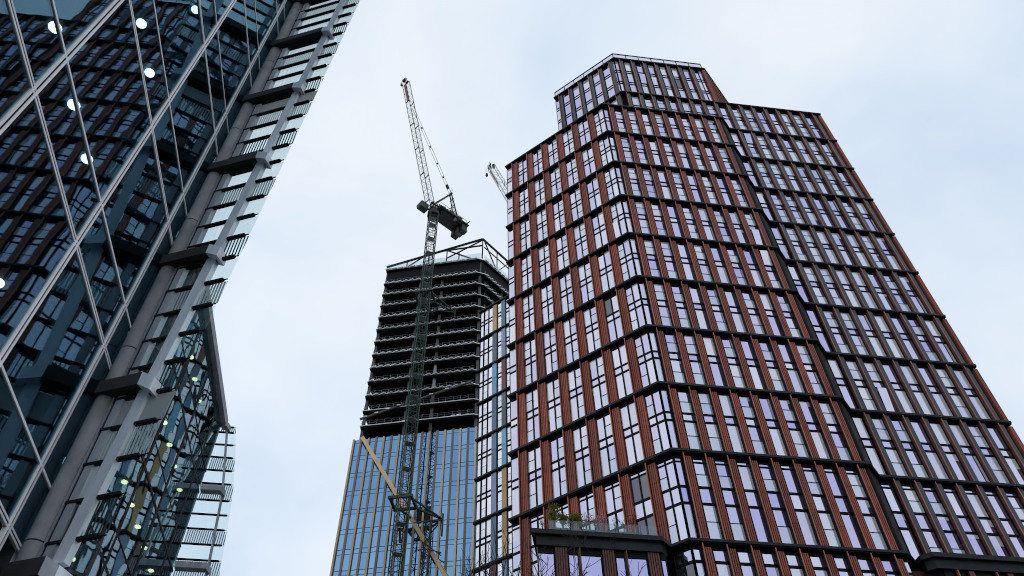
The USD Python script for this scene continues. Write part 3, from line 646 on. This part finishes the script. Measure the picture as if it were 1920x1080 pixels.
# ================================================================= tower cranes
def lattice(mb, p0, p1, w, h, n, rt_, chord=.16, brace=.08, faces='lrtb', wend=None):
    """box lattice from p0 to p1; rt_ = side direction"""
    p0, p1 = np.asarray(p0, float), np.asarray(p1, float); t = (p1-p0)/np.linalg.norm(p1-p0)
    x = np.asarray(rt_, float); x = x - t*np.dot(x, t); x /= np.linalg.norm(x); y = np.cross(t, x)
    def c(k, i, j): return p0 + (p1-p0)*k/n + x*i*w/2 + y*j*h/2
    for i in (-1, 1):
        for j in (-1, 1): mb.bar(c(0, i, j), c(n, i, j), chord)
    for k in range(n):
        for q, (a, b) in enumerate((((-1, -1), (1, -1)), ((1, -1), (1, 1)), ((1, 1), (-1, 1)), ((-1, 1), (-1, -1)))):
            if (k + q) % 2: a, b = b, a
            mb.bar(c(k, *a), c(k+1, *b), brace)
            mb.bar(c(k, *a), c(k, *b), brace)
def crane(label, base, az, jib_tip, jib_foot_u, zring, dz_peak, zbase, ms, colour, mast_from, twist=.35, group=None):
    """luffing tower crane: az = bearing of the counter jib; jib_tip = (u, z) in the vertical plane of the jib"""
    T = thing('tower_crane', label, 'crane', (base[0], base[1], 0), 'tower cranes')
    d = np.array([*dirn(az), 0]); s = np.array([*rhs(az), 0]); Bz = lambda z: np.array([base[0], base[1], z])
    mx = np.array([math.cos(twist), math.sin(twist), 0])
    z = mast_from; seg = 5.7
    while z < zring - 4:
        ze = min(z + seg, zring - 3.2); mb = MB(); lattice(mb, Bz(z), Bz(ze - .04), ms, ms, 3, mx, .20, .065)
        my = np.array([-mx[1], mx[0], 0])
        mb.bar(Bz(ze-1.2) - mx*.5 + my*.2, Bz(z+.4) - mx*.3 + my*.2, .09); mb.bar(Bz(ze-1.2) + mx*.1 + my*.2, Bz(z+.4) + mx*.3 + my*.2, .09)   # ladder
        mb.build(T, 'mast_section', colour)
        mb = MB(); mb.hexa([Bz(ze-1.3) + mx*a*.75 + my*b*.7 + [0, 0, c] for c in (0, .06) for b in (-1, 1) for a in (-1, 1)]); mb.build(T, 'landing', 'galv')
        z = ze
    # slewing ring and cat-head block
    mb = MB(); mb.tube([Bz(zring-3.2), Bz(zring-2.0)], [1.6, 1.6], 12); mb.tube([Bz(zring-2.0), Bz(zring-.6)], [1.25, 1.25], 12); lattice(mb, Bz(zring-.6), Bz(zring+1.2), 2.2, 2.2, 2, mx, .22, .12); mb.build(T, 'slewing_ring', 'crane_dark')
    # machinery deck
    deck = MB()
    for o in (-1.15, 1.15): deck.bar(Bz(zring+.2) + d*-1.8 + s*o, Bz(zring+.2) + d*9.6 + s*o, .28, .5)
    for k in range(9): deck.bar(Bz(zring+.2) + d*(-1.5 + k*1.35) - s*1.9, Bz(zring+.2) + d*(-1.5 + k*1.35) + s*1.9, .16)
    deck.hexa([Bz(zring+.45) + d*a + s*b + [0, 0, c] for c in (0, .08) for b in (-2.0, 2.0) for a in (.6, 9.4)])
    for o in (-1.95, 1.95):
        deck.bar(Bz(zring+1.6) + d*.6 + s*o, Bz(zring+1.6) + d*9.4 + s*o, .07)
        for k in range(7): deck.bar(Bz(zring+.5) + d*(.6 + k*1.46) + s*o, Bz(zring+1.6) + d*(.6 + k*1.46) + s*o, .06)
    deck.bar(Bz(zring+.5) + d*9.4 - s*2, Bz(zring+2.3) + d*10.4 - s*2, .18); deck.bar(Bz(zring+2.3) + d*10.4 - s*2, Bz(zring+2.3) + d*10.4 + s*2, .18); deck.bar(Bz(zring+.5) + d*9.4 + s*2, Bz(zring+2.3) + d*10.4 + s*2, .18)
    deck.hexa([Bz(zring-.9 + .2) + d*a + s*b + [0, 0, c] for c in (0, .95) for b in (-1.7, 1.7) for a in (1.4, 8.8)])
    deck.hexa([Bz(zring-.35) + d*a + s*b + [0, 0, c] for c in (0, .3) for b in (-2.3, 2.3) for a in (.6, 10.0)])
    deck.build(T, 'machinery_deck', 'crane_dark')
    CR = random.Random(17)
    for k in range(12):                                  # lockers, motors and boxes about the deck
        q = MB(); a0, b0 = CR.uniform(.6, 9.0), CR.uniform(-2.6, 2.2); c0 = CR.choice([-.95, -.7, .5, .5, .5])
        q.hexa([Bz(zring+c0) + d*a + s*b + [0, 0, c] for c in (0, CR.uniform(.5, 1.3)) for b in (b0, b0+CR.uniform(.4, .9)) for a in (a0, a0+CR.uniform(.4, 1.2))])
        q.build(T, 'equipment_box', CR.choice(['crane_dark', 'crane_dark', 'column_grey', 'galv']))
    mb = MB(); mb.hexa([Bz(zring+.6) + d*a + s*b + [0, 0, c] for c in (0, 2.1) for b in (-1.1, 1.1) for a in (4.6, 7.6)]); mb.tube([Bz(zring+1.3) + d*3.4 - s*.9, Bz(zring+1.3) + d*3.4 + s*.9], [.7, .7], 12); mb.build(T, 'winch', 'crane_dark')
    mb = MB(); mb.hexa([Bz(zring+.35) + d*a + s*b + [0, 0, c] for c in (0, .9) for b in (-2.32, -2.25) for a in (1.3, 4.6)]); mb.build(T, 'side_board', 'cream')
    for k in range(3):
        mb = MB(); o = -1.35 + k*1.35
        mb.hexa([Bz(zring-3.3) + d*a + s*(o + b) + [0, 0, c] for c in (0, 3.2) for b in (-.60, .60) for a in (7.5 + .25*k, 9.1 + .25*k)])
        mb.hexa([Bz(zring-3.1) + d*a + s*(o + b) + [0, 0, c] for c in (0, .5) for b in (-.63, .63) for a in (7.4 + .25*k, 9.2 + .25*k)])
        mb.build(T, 'counterweight', 'crane_dark' if k != 1 else 'column_grey')
    # A-frame
    pk = Bz(zring + dz_peak) + d*4.9; mb = MB()
    for o in (-.8, .8):
        mb.bar(Bz(zring+.8) + d*-.8 + s*o, pk + s*o*.4, .26); mb.bar(Bz(zring+.8) + d*7.6 + s*o, pk + s*o*.4, .30)
        mb.bar(Bz(zring+.8) + d*2.4 + s*o, Bz(zring + dz_peak*.55) + d*6.3 + s*o*.7, .16)
    for k in range(1, 5): mb.bar(Bz(zring+.8) + d*7.6 - s*.8 + (pk - Bz(zring+.8) - d*7.6)*k/5, Bz(zring+.8) + d*7.6 + s*.8 + (pk - Bz(zring+.8) - d*7.6)*k/5, .14)
    mb.bar(pk - s*.6, pk + s*.6, .5); mb.bar(pk + [0, 0, .2] - s*.9 - d*.7, pk + [0, 0, .2] - s*.9 + d*.7, .1); mb.bar(pk + [0, 0, .2] - s*.9, pk + [0, 0, 1.3] - s*.9, .07); mb.bar(pk + [0, 0, 1.3] - s*.9, pk + [0, 0, 1.3] + s*.9, .07)
    mb.bar(pk, pk + [0, 0, 3.2], .07)
    mb.build(T, 'a_frame', 'crane_dark')
    # cab
    cb = Bz(zring - 1.6) - d*2.7 - s*1.1; q = MB()
    prof = [(-1.2, 0), (-1.5, .9), (-1.1, 2.3), (1.1, 2.3), (1.1, 0)]
    m_ = trimesh.creation.extrude_polygon(Polygon(prof), 1.7); vv = np.asarray(m_.vertices)
    q.raw(np.array([cb + d*x + s*(zz - .85) + [0, 0, y] for x, y, zz in vv]), m_.faces); cab = q.build(T, 'cab', 'crane_green')
    q = MB(); q.hexa([cb + d*(-1.36 + .28*c - .12) + s*b + [0, 0, 1.0 + 1.2*c] for c in (0, 1) for b in (-.75, .75) for k in (0, .04) for _ in (0,)][:4] + [cb + d*(-1.36 + .28*c - .17) + s*b + [0, 0, 1.0 + 1.2*c] for c in (0, 1) for b in (-.75, .75)]); q.build(cab, 'cab_window', 'rail_glass')
    # jib
    foot = Bz(zring + 1.5) + d*jib_foot_u; tip = Bz(jib_tip[1]) + d*jib_tip[0]; L = np.linalg.norm(tip - foot); t = (tip-foot)/L
    y = np.cross(t, s); n = 5
    for k in range(n):
        a, b = foot + (tip-foot)*k/n, foot + (tip-foot)*(k+1)/n - t*.05
        mb = MB(); lattice(mb, a, b, 1.5, 1.7, 5, s, .17, .04)
        mb.bar(a - s*.75 - y*.85, a + s*.75 - y*.85, .2); mb.bar(a - s*.75 + y*.85, a + s*.75 + y*.85, .2); mb.build(T, 'jib_section', colour)
    mb = MB(); mb.tube([tip - s*.5 - y*.5, tip + s*.5 - y*.5], [.45, .45], 10); mb.tube([tip - s*.5 + y*.6, tip + s*.5 + y*.6], [.35, .35], 10); mb.bar(tip - s*.8, tip + s*.8 + t*.6, .2); mb.bar(tip + t*.2, tip + t*1.6 + s*.5, .1); mb.build(T, 'jib_head', 'crane_dark')
    mb = MB(); c0 = foot + t*L*.80; mb.hexa([c0 + s*a + t*b + y*c for c in (-.95, -.9) for b in (0, L*.15) for a in (-.1, .72)]); mb.build(T, 'sign_board', 'rust_sheet')
    mb = MB(); hk = tip - d*.9 - y*.2; mb.bar(hk, hk - [0, 0, 3.2], .05); mb.tube([hk - [0, 0, 3.2], hk - [0, 0, 4.0], hk - [0, 0, 4.6]], [.28, .34, .1], 8); mb.build(T, 'hook_block', 'crane_dark')
    # luffing ropes from the peak to the jib
    pa = foot + t*L*.78 - y*.0 + d*.9; mb = MB()
    for o in (-.35, .35): mb.tube([pk + s*o, pa + s*o], [.05, .05], 5)
    for f_ in (.18, .33, .52, .74): mb.bar(pk + (pa-pk)*f_, pk + (pa-pk)*(f_+.015), .30)
    mb.bar(pk + (pa-pk)*.06, pk + (pa-pk)*.10, .7, .4); mb.build(T, 'luffing_rope', 'crane_dark')
    mb = MB(); mb.tube([pk + s*.3, Bz(zring+1.6) + d*6.6 + s*.3], [.04, .04], 4); mb.tube([pk - s*.3, Bz(zring+.8) + d*9.0 - s*.3], [.04, .04], 4); mb.build(T, 'hoist_rope', 'crane_dark')
    return T
MC = np.array([-19.70, 119.62])
cr = crane('tall dark green luffing tower crane standing in front of the unfinished tower', MC, rad(46), (-15.0, 220.5), -1.55, 169.45, 11.6, 0, 2.05, 'crane_green', -EYE)
for zc in (135.3, 81.2):
    mb = MB(); fx = FT[1]; iw = FT[2]
    for a in (-1.9, 1.9):
        mb.bar([*(MC + fx*a - iw*1.9), zc], [*(MC + fx*a + iw*1.9), zc], .38, .5); mb.bar([*(MC - fx*2.2 + iw*a), zc], [*(MC + fx*2.2 + iw*a), zc], .38, .5)
    mb.bar([*(MC + fx*1.9 + iw*1.9), zc], [*(MC + fx*6.0 + iw*5.3), zc-.6], .3); mb.bar([*(MC + fx*1.9 - iw*1.0), zc], [*(MC + fx*6.0 + iw*5.3), zc-.6], .26); mb.bar([*(MC - fx*1.0 + iw*1.9), zc], [*(MC + fx*1.0 + iw*5.4), zc-.4], .3)
    mb.bar([*(MC + fx*2.0 + iw*1.0), zc-3.5], [*(MC + fx*6.0 + iw*5.2), zc-.6], .2); mb.bar([*(MC + fx*6 + iw*5.0), zc-4], [*(MC + fx*6 + iw*5.0), zc+.5], .2)
    mb.build(cr, 'tie_frame', 'crane_green')
mb = MB(); mb.box(FT, 13.45, 16.45, -.06, .1, 80.2, 83.3); mb.build(tow, 'dark_opening', 'netting')
crane('pale tower crane mostly hidden behind the terracotta tower, only its jib showing', np.array([9.6, 110.0]), rad(90), (-14.3, 173.9), -1.5, 133.0, 11.6, 0, 2.0, 'crane_pale', -EYE)
# construction hoist beside the crane's foot
ho = thing('hoist_mast', 'thin dark hoist mast with ties climbing the blue glass right of the crane', 'hoist', (*(A0 + FT[1]*17.0 - FT[2]*1.3), 0))
mb = MB(); hb_ = A0 + FT[1]*16.2 - FT[2]*1.4
for k in range(12):
    z = 20 + k*5
    lattice(mb, [*hb_, z], [*hb_, z+5], .9, .9, 4, [FT[1][0], FT[1][1], 0], .1, .06)
mb.build(ho, 'mast', 'crane_dark')
mb = MB()
for z in (58, 66, 74): 
    mb.bar([*hb_, z], [*(hb_ + FT[1]*2.2 + FT[2]*1.6), z], .12); mb.bar([*hb_, z], [*(hb_ - FT[1]*2.2 + FT[2]*1.6), z+1], .12); mb.bar([*(hb_ - FT[1]*1.5), z+2], [*(hb_ + FT[1]*2.5), z-1.5], .14)
mb.build(ho, 'tie', 'crane_dark')

# ================================================================= glass offices on the left
aO = rad(-8.706); dO = dirn(aO); outO = rhs(aO)           # facade runs along dO, faces outO (towards the road)
def office(name, label, D, s0, s1, ztop, slabs, vlines, glass, lamps, lampmat, lamp_r, depth=14, lampd=1.3, line='mullion'):
    F = (-outO*D, dO, -outO)                              # w counts into the building
    T = thing(name, label, 'office building', (*(F[0] + dO*s1), 0), 'glass offices on the left')
    lo = -EYE
    zs = [z for z in slabs]
    for z in zs:
        mb = MB(); mb.box(F, s0+.1, s1-.1, .35, depth, z-.42, z); mb.build(T, 'floor_slab', 'office_slab')
    mb = MB(); mb.box(F, s0, s1, 5.5, depth+.2, lo, zs[-1]-.6); mb.build(T, 'inner_wall', 'office_wall')
    mb = MB(); mb.box(F, s0, s1, .2, depth, lo, zs[0]-.45); mb.build(T, 'base_wall', 'steel_dark')
    mb = MB(); mb.box(F, s1-.12, s1-.06, .06, depth, lo, ztop); mb.build(T, 'end_wall', 'office_wall')
    for z in zs:                                          # paired rails at each floor, single rail above
        if z + .3 < ztop:
            for o in (-.056, .014):
                mb = MB(); mb.box(F, s0, s1, -.016, .04, z+o, z+o+.042); mb.build(T, 'transom', line)
            mb = MB(); mb.box(F, s0, s1, -.012, .03, z-.04, z+.04); mb.build(T, 'joint', 'frame')
        if z + 1.3 < ztop:
            mb = MB(); mb.box(F, s0, s1, -.018, .04, z+1.16, z+1.21); mb.build(T, 'transom', line)
    for s in vlines:
        for o in (-.078, .022):
            mb = MB(); mb.box(F, s+o, s+o+.056, -.022, .05, lo, ztop); mb.build(T, 'mullion', line)
        mb = MB(); mb.box(F, s-.04, s+.04, -.010, .035, lo, ztop); mb.build(T, 'joint', 'frame')
    bays = list(zip(vlines[:-1], vlines[1:])) + [(vlines[-1], s1)]
    R = random.Random(4); n = 0
    for a, b in bays:
        for z in zs:
            for za, zb in ((z+.05, z+1.15), (z+1.22, min(z+4.08-.05, ztop))):
                if za > ztop - .2: continue
                mb = MB(); t0, t1 = R.uniform(-.012, .012), R.uniform(-.012, .012)
                bb, d, i = F
                mb.hexa([[*(bb + d*x + i*(w + (t0 if zz == za else t1))), zz] for zz in (za, min(zb, ztop)) for w in (0, .024) for x in (a+.05, b-.05)])
                mb.build(T, 'pane', glass)
    for s, z in lamps:
        c = F[0] + F[1]*s + F[2]*lampd; mb = MB(); mb.tube([[*c, z-.05], [*c, z-.01]], [lamp_r, lamp_r], 16); mb.build(T, 'ceiling_light', lampmat)
    return T, F
SL1 = [7.26, 11.33, 15.42, 19.52, 23.60, 27.70, 31.80, 35.9, 40.0]
lam1 = [(s, z-.43) for z in SL1[1:6] for s in (4.4, 5.9, 7.4, 9.05, 10.35)]
of1, F1 = office('glass_office', 'dark reflecting glass office close by on the left with silver mullion grid', 6.323, -12, 12.98, 44.0, SL1, [-11.1, -8.14, -5.18, -2.22, .74, 3.72, 6.69, 9.66, 12.24], 'office_glass', lam1, 'lamp_cool', .12)
SL2 = [2.2, 6.3, 10.3, 14.4, 18.45, 22.5, 26.35]
lam2 = [(s, z-.43) for z in SL2[2:] for s in (25.2, 26.75, 28.25, 29.75, 31.3, 33.1)]
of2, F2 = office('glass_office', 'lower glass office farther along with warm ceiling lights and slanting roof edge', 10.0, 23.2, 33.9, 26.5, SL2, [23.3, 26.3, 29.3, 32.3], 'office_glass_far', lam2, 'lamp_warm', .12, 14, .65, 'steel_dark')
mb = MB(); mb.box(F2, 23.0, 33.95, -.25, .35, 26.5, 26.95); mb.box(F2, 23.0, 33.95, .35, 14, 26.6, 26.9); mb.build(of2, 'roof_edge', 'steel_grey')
mb = MB(); mb.box(F2, 31.9, 33.85, .3, 5, 22.5, 26.4); mb.build(of2, 'plant_screen', 'core')
# near end of the farther office, and the gable panes of both
FN2 = (F2[0] + dO*23.2, -outO, dO)
for z in SL2[:-1]:
    for k in range(4):
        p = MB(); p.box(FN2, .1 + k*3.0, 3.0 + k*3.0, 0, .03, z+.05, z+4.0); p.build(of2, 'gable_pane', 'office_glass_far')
    mb = MB(); mb.box(FN2, 0, 12, -.06, .05, z-.05, z+.04); mb.build(of2, 'transom', 'steel_dark')
for k in range(5):
    mb = MB(); mb.box(FN2, k*3.0-.04, k*3.0+.05, -.08, .06, -EYE, 26.5); mb.build(of2, 'mullion', 'steel_dark')

def wing(T, base, azw, z_lo, z_hi, arms, bars, u_in, u_tube, u_glass, tubew, colr, tube_mat, seed, pattern, arm_h=.32, dark_arm='steel_dark'):
    """glass screen standing out from the end of the facade: dark shelves, a leaning tube, glass panels between shelves"""
    F = (base, dirn(azw), -rhs(azw)); R = random.Random(seed)
    for q in range(len(arms) - 1):                         # leaning tube from arm to arm
        za, zb = arms[q] - .05, arms[q+1] - .30
        P = lambda z, uu, ww: [*(F[0] + F[1]*uu + F[2]*ww), z]
        mb = MB(); ua, ub = u_tube(za), u_tube(zb)
        mb.hexa([P(z, u + x*tubew, w) for z, u in ((za, ua), (zb, ub)) for w in (-.05, .10) for x in (0, 1)]); mb.build(T, 'tube', tube_mat)
    for z in arms:
        mb = MB(); u1 = u_tube(z) + .03; P = lambda uu, ww, zz: [*(F[0] + F[1]*uu + F[2]*ww), zz]
        mb.hexa([P(u, w, zz) for zz in (z-arm_h, z) for w in (-.22, .16) for u in (.05, u1)]); mb.build(T, 'bracket', dark_arm)
        mb = MB(); mb.hexa([P(u, w, zz + (0 if u == u1 else -.22)) for zz in (z-arm_h, z) for w in (-.22, .12) for u in (u1, u1 + tubew + .1)]); mb.build(T, 'bracket_end', tube_mat)
    for q, z in enumerate(bars):
        mb = MB(); ug = u_glass(z)
        mb.box(F, u_in, ug - .12, -.045, .045, z-.035, z+.025); mb.box(F, ug-.12, ug-.10, -.04, .04, z-.03, z+.02)
        mb.box(F, ug-.10, ug, -.012, .012, z-.02, z-.005); mb.build(T, 'shelf', 'black_metal')
    for q in range(len(bars) - 1):
        za, zb = bars[q] + .045, bars[q+1] - .06; kd = pattern(q, R)
        P = lambda z, uu, ww: [*(F[0] + F[1]*uu + F[2]*ww), z]
        mb = MB(); mb.hexa([P(z, u, w) for z, u1 in ((za, u_glass(za)), (zb, u_glass(zb))) for w in (.02, .035) for u in (u_in+.02, u1)]); mb.build(T, 'glass_panel', kd)
    return F
W1 = -outO*6.323 + dO*13.0; azW = rad(104.8)
M['frit_near'] = frit_glass('frit_near', dirn(azW), .075, .55)
M['frit_near_dark'] = frit_glass('frit_near_dark', dirn(azW), .085, .30, (0.10, 0.11, 0.12))
M['frit_far'] = frit_glass('frit_far', -outO, .10, .5, (0.45, 0.50, 0.56))
def pat1(q, R): return ['fin_glass', 'frit_near_dark', 'fin_glass', 'frit_near', 'milk_glass'][q % 5] if (q // 5) % 3 == 1 else ['frit_near_dark', 'fin_glass', 'fin_glass', 'frit_near', 'fin_glass'][q % 5]
bars1 = [15.13 + .797*k for k in range(-16, 26)]
arms1 = [15.13 + .797*k + .02 for k in range(-16, 26, 5)]
arms1 = [z + .0 for z in (2.95, 6.93, 10.86, 14.85, 18.85, 22.75, 26.75, 30.75, 34.7)]
bars1 = [a - .42 + .795*k for a in arms1[:-1] for k in range(5)]
wing(of1, W1, azW, 0, 36, arms1, bars1, .47, lambda z: .86 + (z-8.3)*.0605, lambda z: 1.66 + (z-8.3)*.0625, .25, None, 'steel_pale', 1, pat1)
# column at the end of the near facade, inner box mullion and shadow strip
FWg = (W1, dirn(azW), -rhs(azW))
cc = FWg[0] + FWg[1]*.18 + FWg[2]*.05
mb = MB()
zz = -EYE
cs = []
for k in range(11):
    a, b = -EYE + k*4.5, -EYE + (k+1)*4.5 - .03
    mb = MB(); mb.tube([[*cc, a], [*cc, b]], [.19, .19], 20); mb.build(of1, 'column', 'concrete', smooth=40)
mb = MB(); mb.box(FWg, -.07, -.02, -.10, .12, -EYE, 44); mb.build(of1, 'edge_trim', 'steel_pale')
mb = MB(); mb.box(FWg, .385, .425, .0, .25, -EYE, 44); mb.build(of1, 'edge_strip', 'steel_grey')
mb = MB(); mb.box(FWg, .43, .47, .02, .25, -EYE, 44); mb.build(of1, 'shadow_gap', 'steel_dark')
for a, b in zip(arms1[:-1], arms1[1:]):
    mb = MB(); mb.box(FWg, .52, .69, -.03, .12, a+.02, b-.36); mb.build(of1, 'box_mullion', 'steel_grey')
# screen at the far end of the farther office
W2 = -outO*10.0 + dO*33.92
arms2 = [3.0, 6.95, 10.95, 14.9, 18.85, 22.85, 26.7]
bars2 = [a - .55 + .77*k for a in arms2[:-1] for k in range(1, 6)] + [26.5]
def ug2(z): return np.interp(z, [10, 18.36, 19.77, 21.29, 22.83, 23.65, 25.17, 26.45], [2.6, 1.99, 1.84, 1.69, 1.50, 1.33, 1.04, .75])
def ut2(z): return np.interp(z, [10, 18.45, 19.8, 21.36, 22.1, 23.02, 24.38, 26.5], [1.9, 1.38, 1.32, 1.19, 1.10, .93, .68, .25])
def pat2(q, R): return ['fin_glass', 'frit_far', 'fin_glass', 'fin_glass', 'frit_far'][q % 5]
wing(of2, W2, rad(81.3), 0, 27, arms2, bars2, -.02, ut2, ug2, .10, None, 'steel_grey', 2, pat2, .28, 'steel_grey')

# ================================================================= bare street trees
def bare_tree(label, base, height, spread, seed, lean=(0, 0), trunk_r=.2, levels=4, split=.55):
    R = random.Random(seed); T = thing('bare_tree', label, 'tree', (base[0], base[1], 0), 'bare trees at the foot of the towers')
    trunk, limbs, twigs = MB(), [], MB()
    p = np.array([base[0], base[1], -EYE]); pts, rr = [p], [trunk_r]
    n = 9; d = np.array([lean[0], lean[1], 1.0]); d /= np.linalg.norm(d)
    for k in range(n):
        d = d + np.array([R.gauss(0, .05), R.gauss(0, .05), .04]); d /= np.linalg.norm(d)
        p = p + d*height*.82/n; pts.append(p); rr.append(trunk_r*(1 - .80*(k+1)/n))
    trunk.tube(pts, rr, 10); trunk.build(T, 'trunk', 'bark', smooth=60)
    def grow(mb, p, d, L, r, lev):
        k = 5; q, dd = [p], d
        for _ in range(k):
            dd = dd + np.array([R.gauss(0, .13), R.gauss(0, .13), .07]); dd /= np.linalg.norm(dd); q.append(q[-1] + dd*L/k)
        mb.tube(q, np.linspace(r, max(r*.30, .006), k+1), 6 if lev < 2 else 4, cap=False)
        if lev < levels:
            m_ = (5, 4, 3, 2)[min(lev, 3)]
            for j in range(m_):
                t = R.uniform(.25, 1.0); i = min(int(t*k), k-1); b = q[i] + (q[i+1]-q[i])*(t*k-i)
                ax = np.array([R.gauss(0, 1), R.gauss(0, 1), R.gauss(.35, .5)]); ax /= np.linalg.norm(ax)
                nd = dd*.75 + ax*.75; nd /= np.linalg.norm(nd)
                grow(twigs if lev >= 1 else mb, b, nd, L*R.uniform(.42, .66), max(r*.45*(1 - t*.4), .009), lev+1)
    for k in range(13):
        t = R.uniform(split, 1.0); i = min(int(t*n), n-1); b = np.asarray(pts[i]) + (np.asarray(pts[i+1]) - np.asarray(pts[i]))*(t*n-i)
        a = k*2.4 + R.uniform(-.4, .4); nd = np.array([math.cos(a)*spread, math.sin(a)*spread, 1.0]); nd /= np.linalg.norm(nd)
        mb = MB(); grow(mb, b, nd, height*.27*(1.25 - .5*t), trunk_r*.45*(1.1 - t*.6), 0); mb.build(T, 'limb', 'bark')
    twigs.build(T, 'twigs', 'bark')
bare_tree('bare tree with forked dark branches in front of the terrace podium', (-.05, 21.0), 14.0, .62, 21, (.01, .0), .22, 3)
bare_tree('slender bare tree in front of the blue glass, left of the forked tree', (-1.75, 21.5), 13.1, .30, 36, (0, 0), .11, 2)
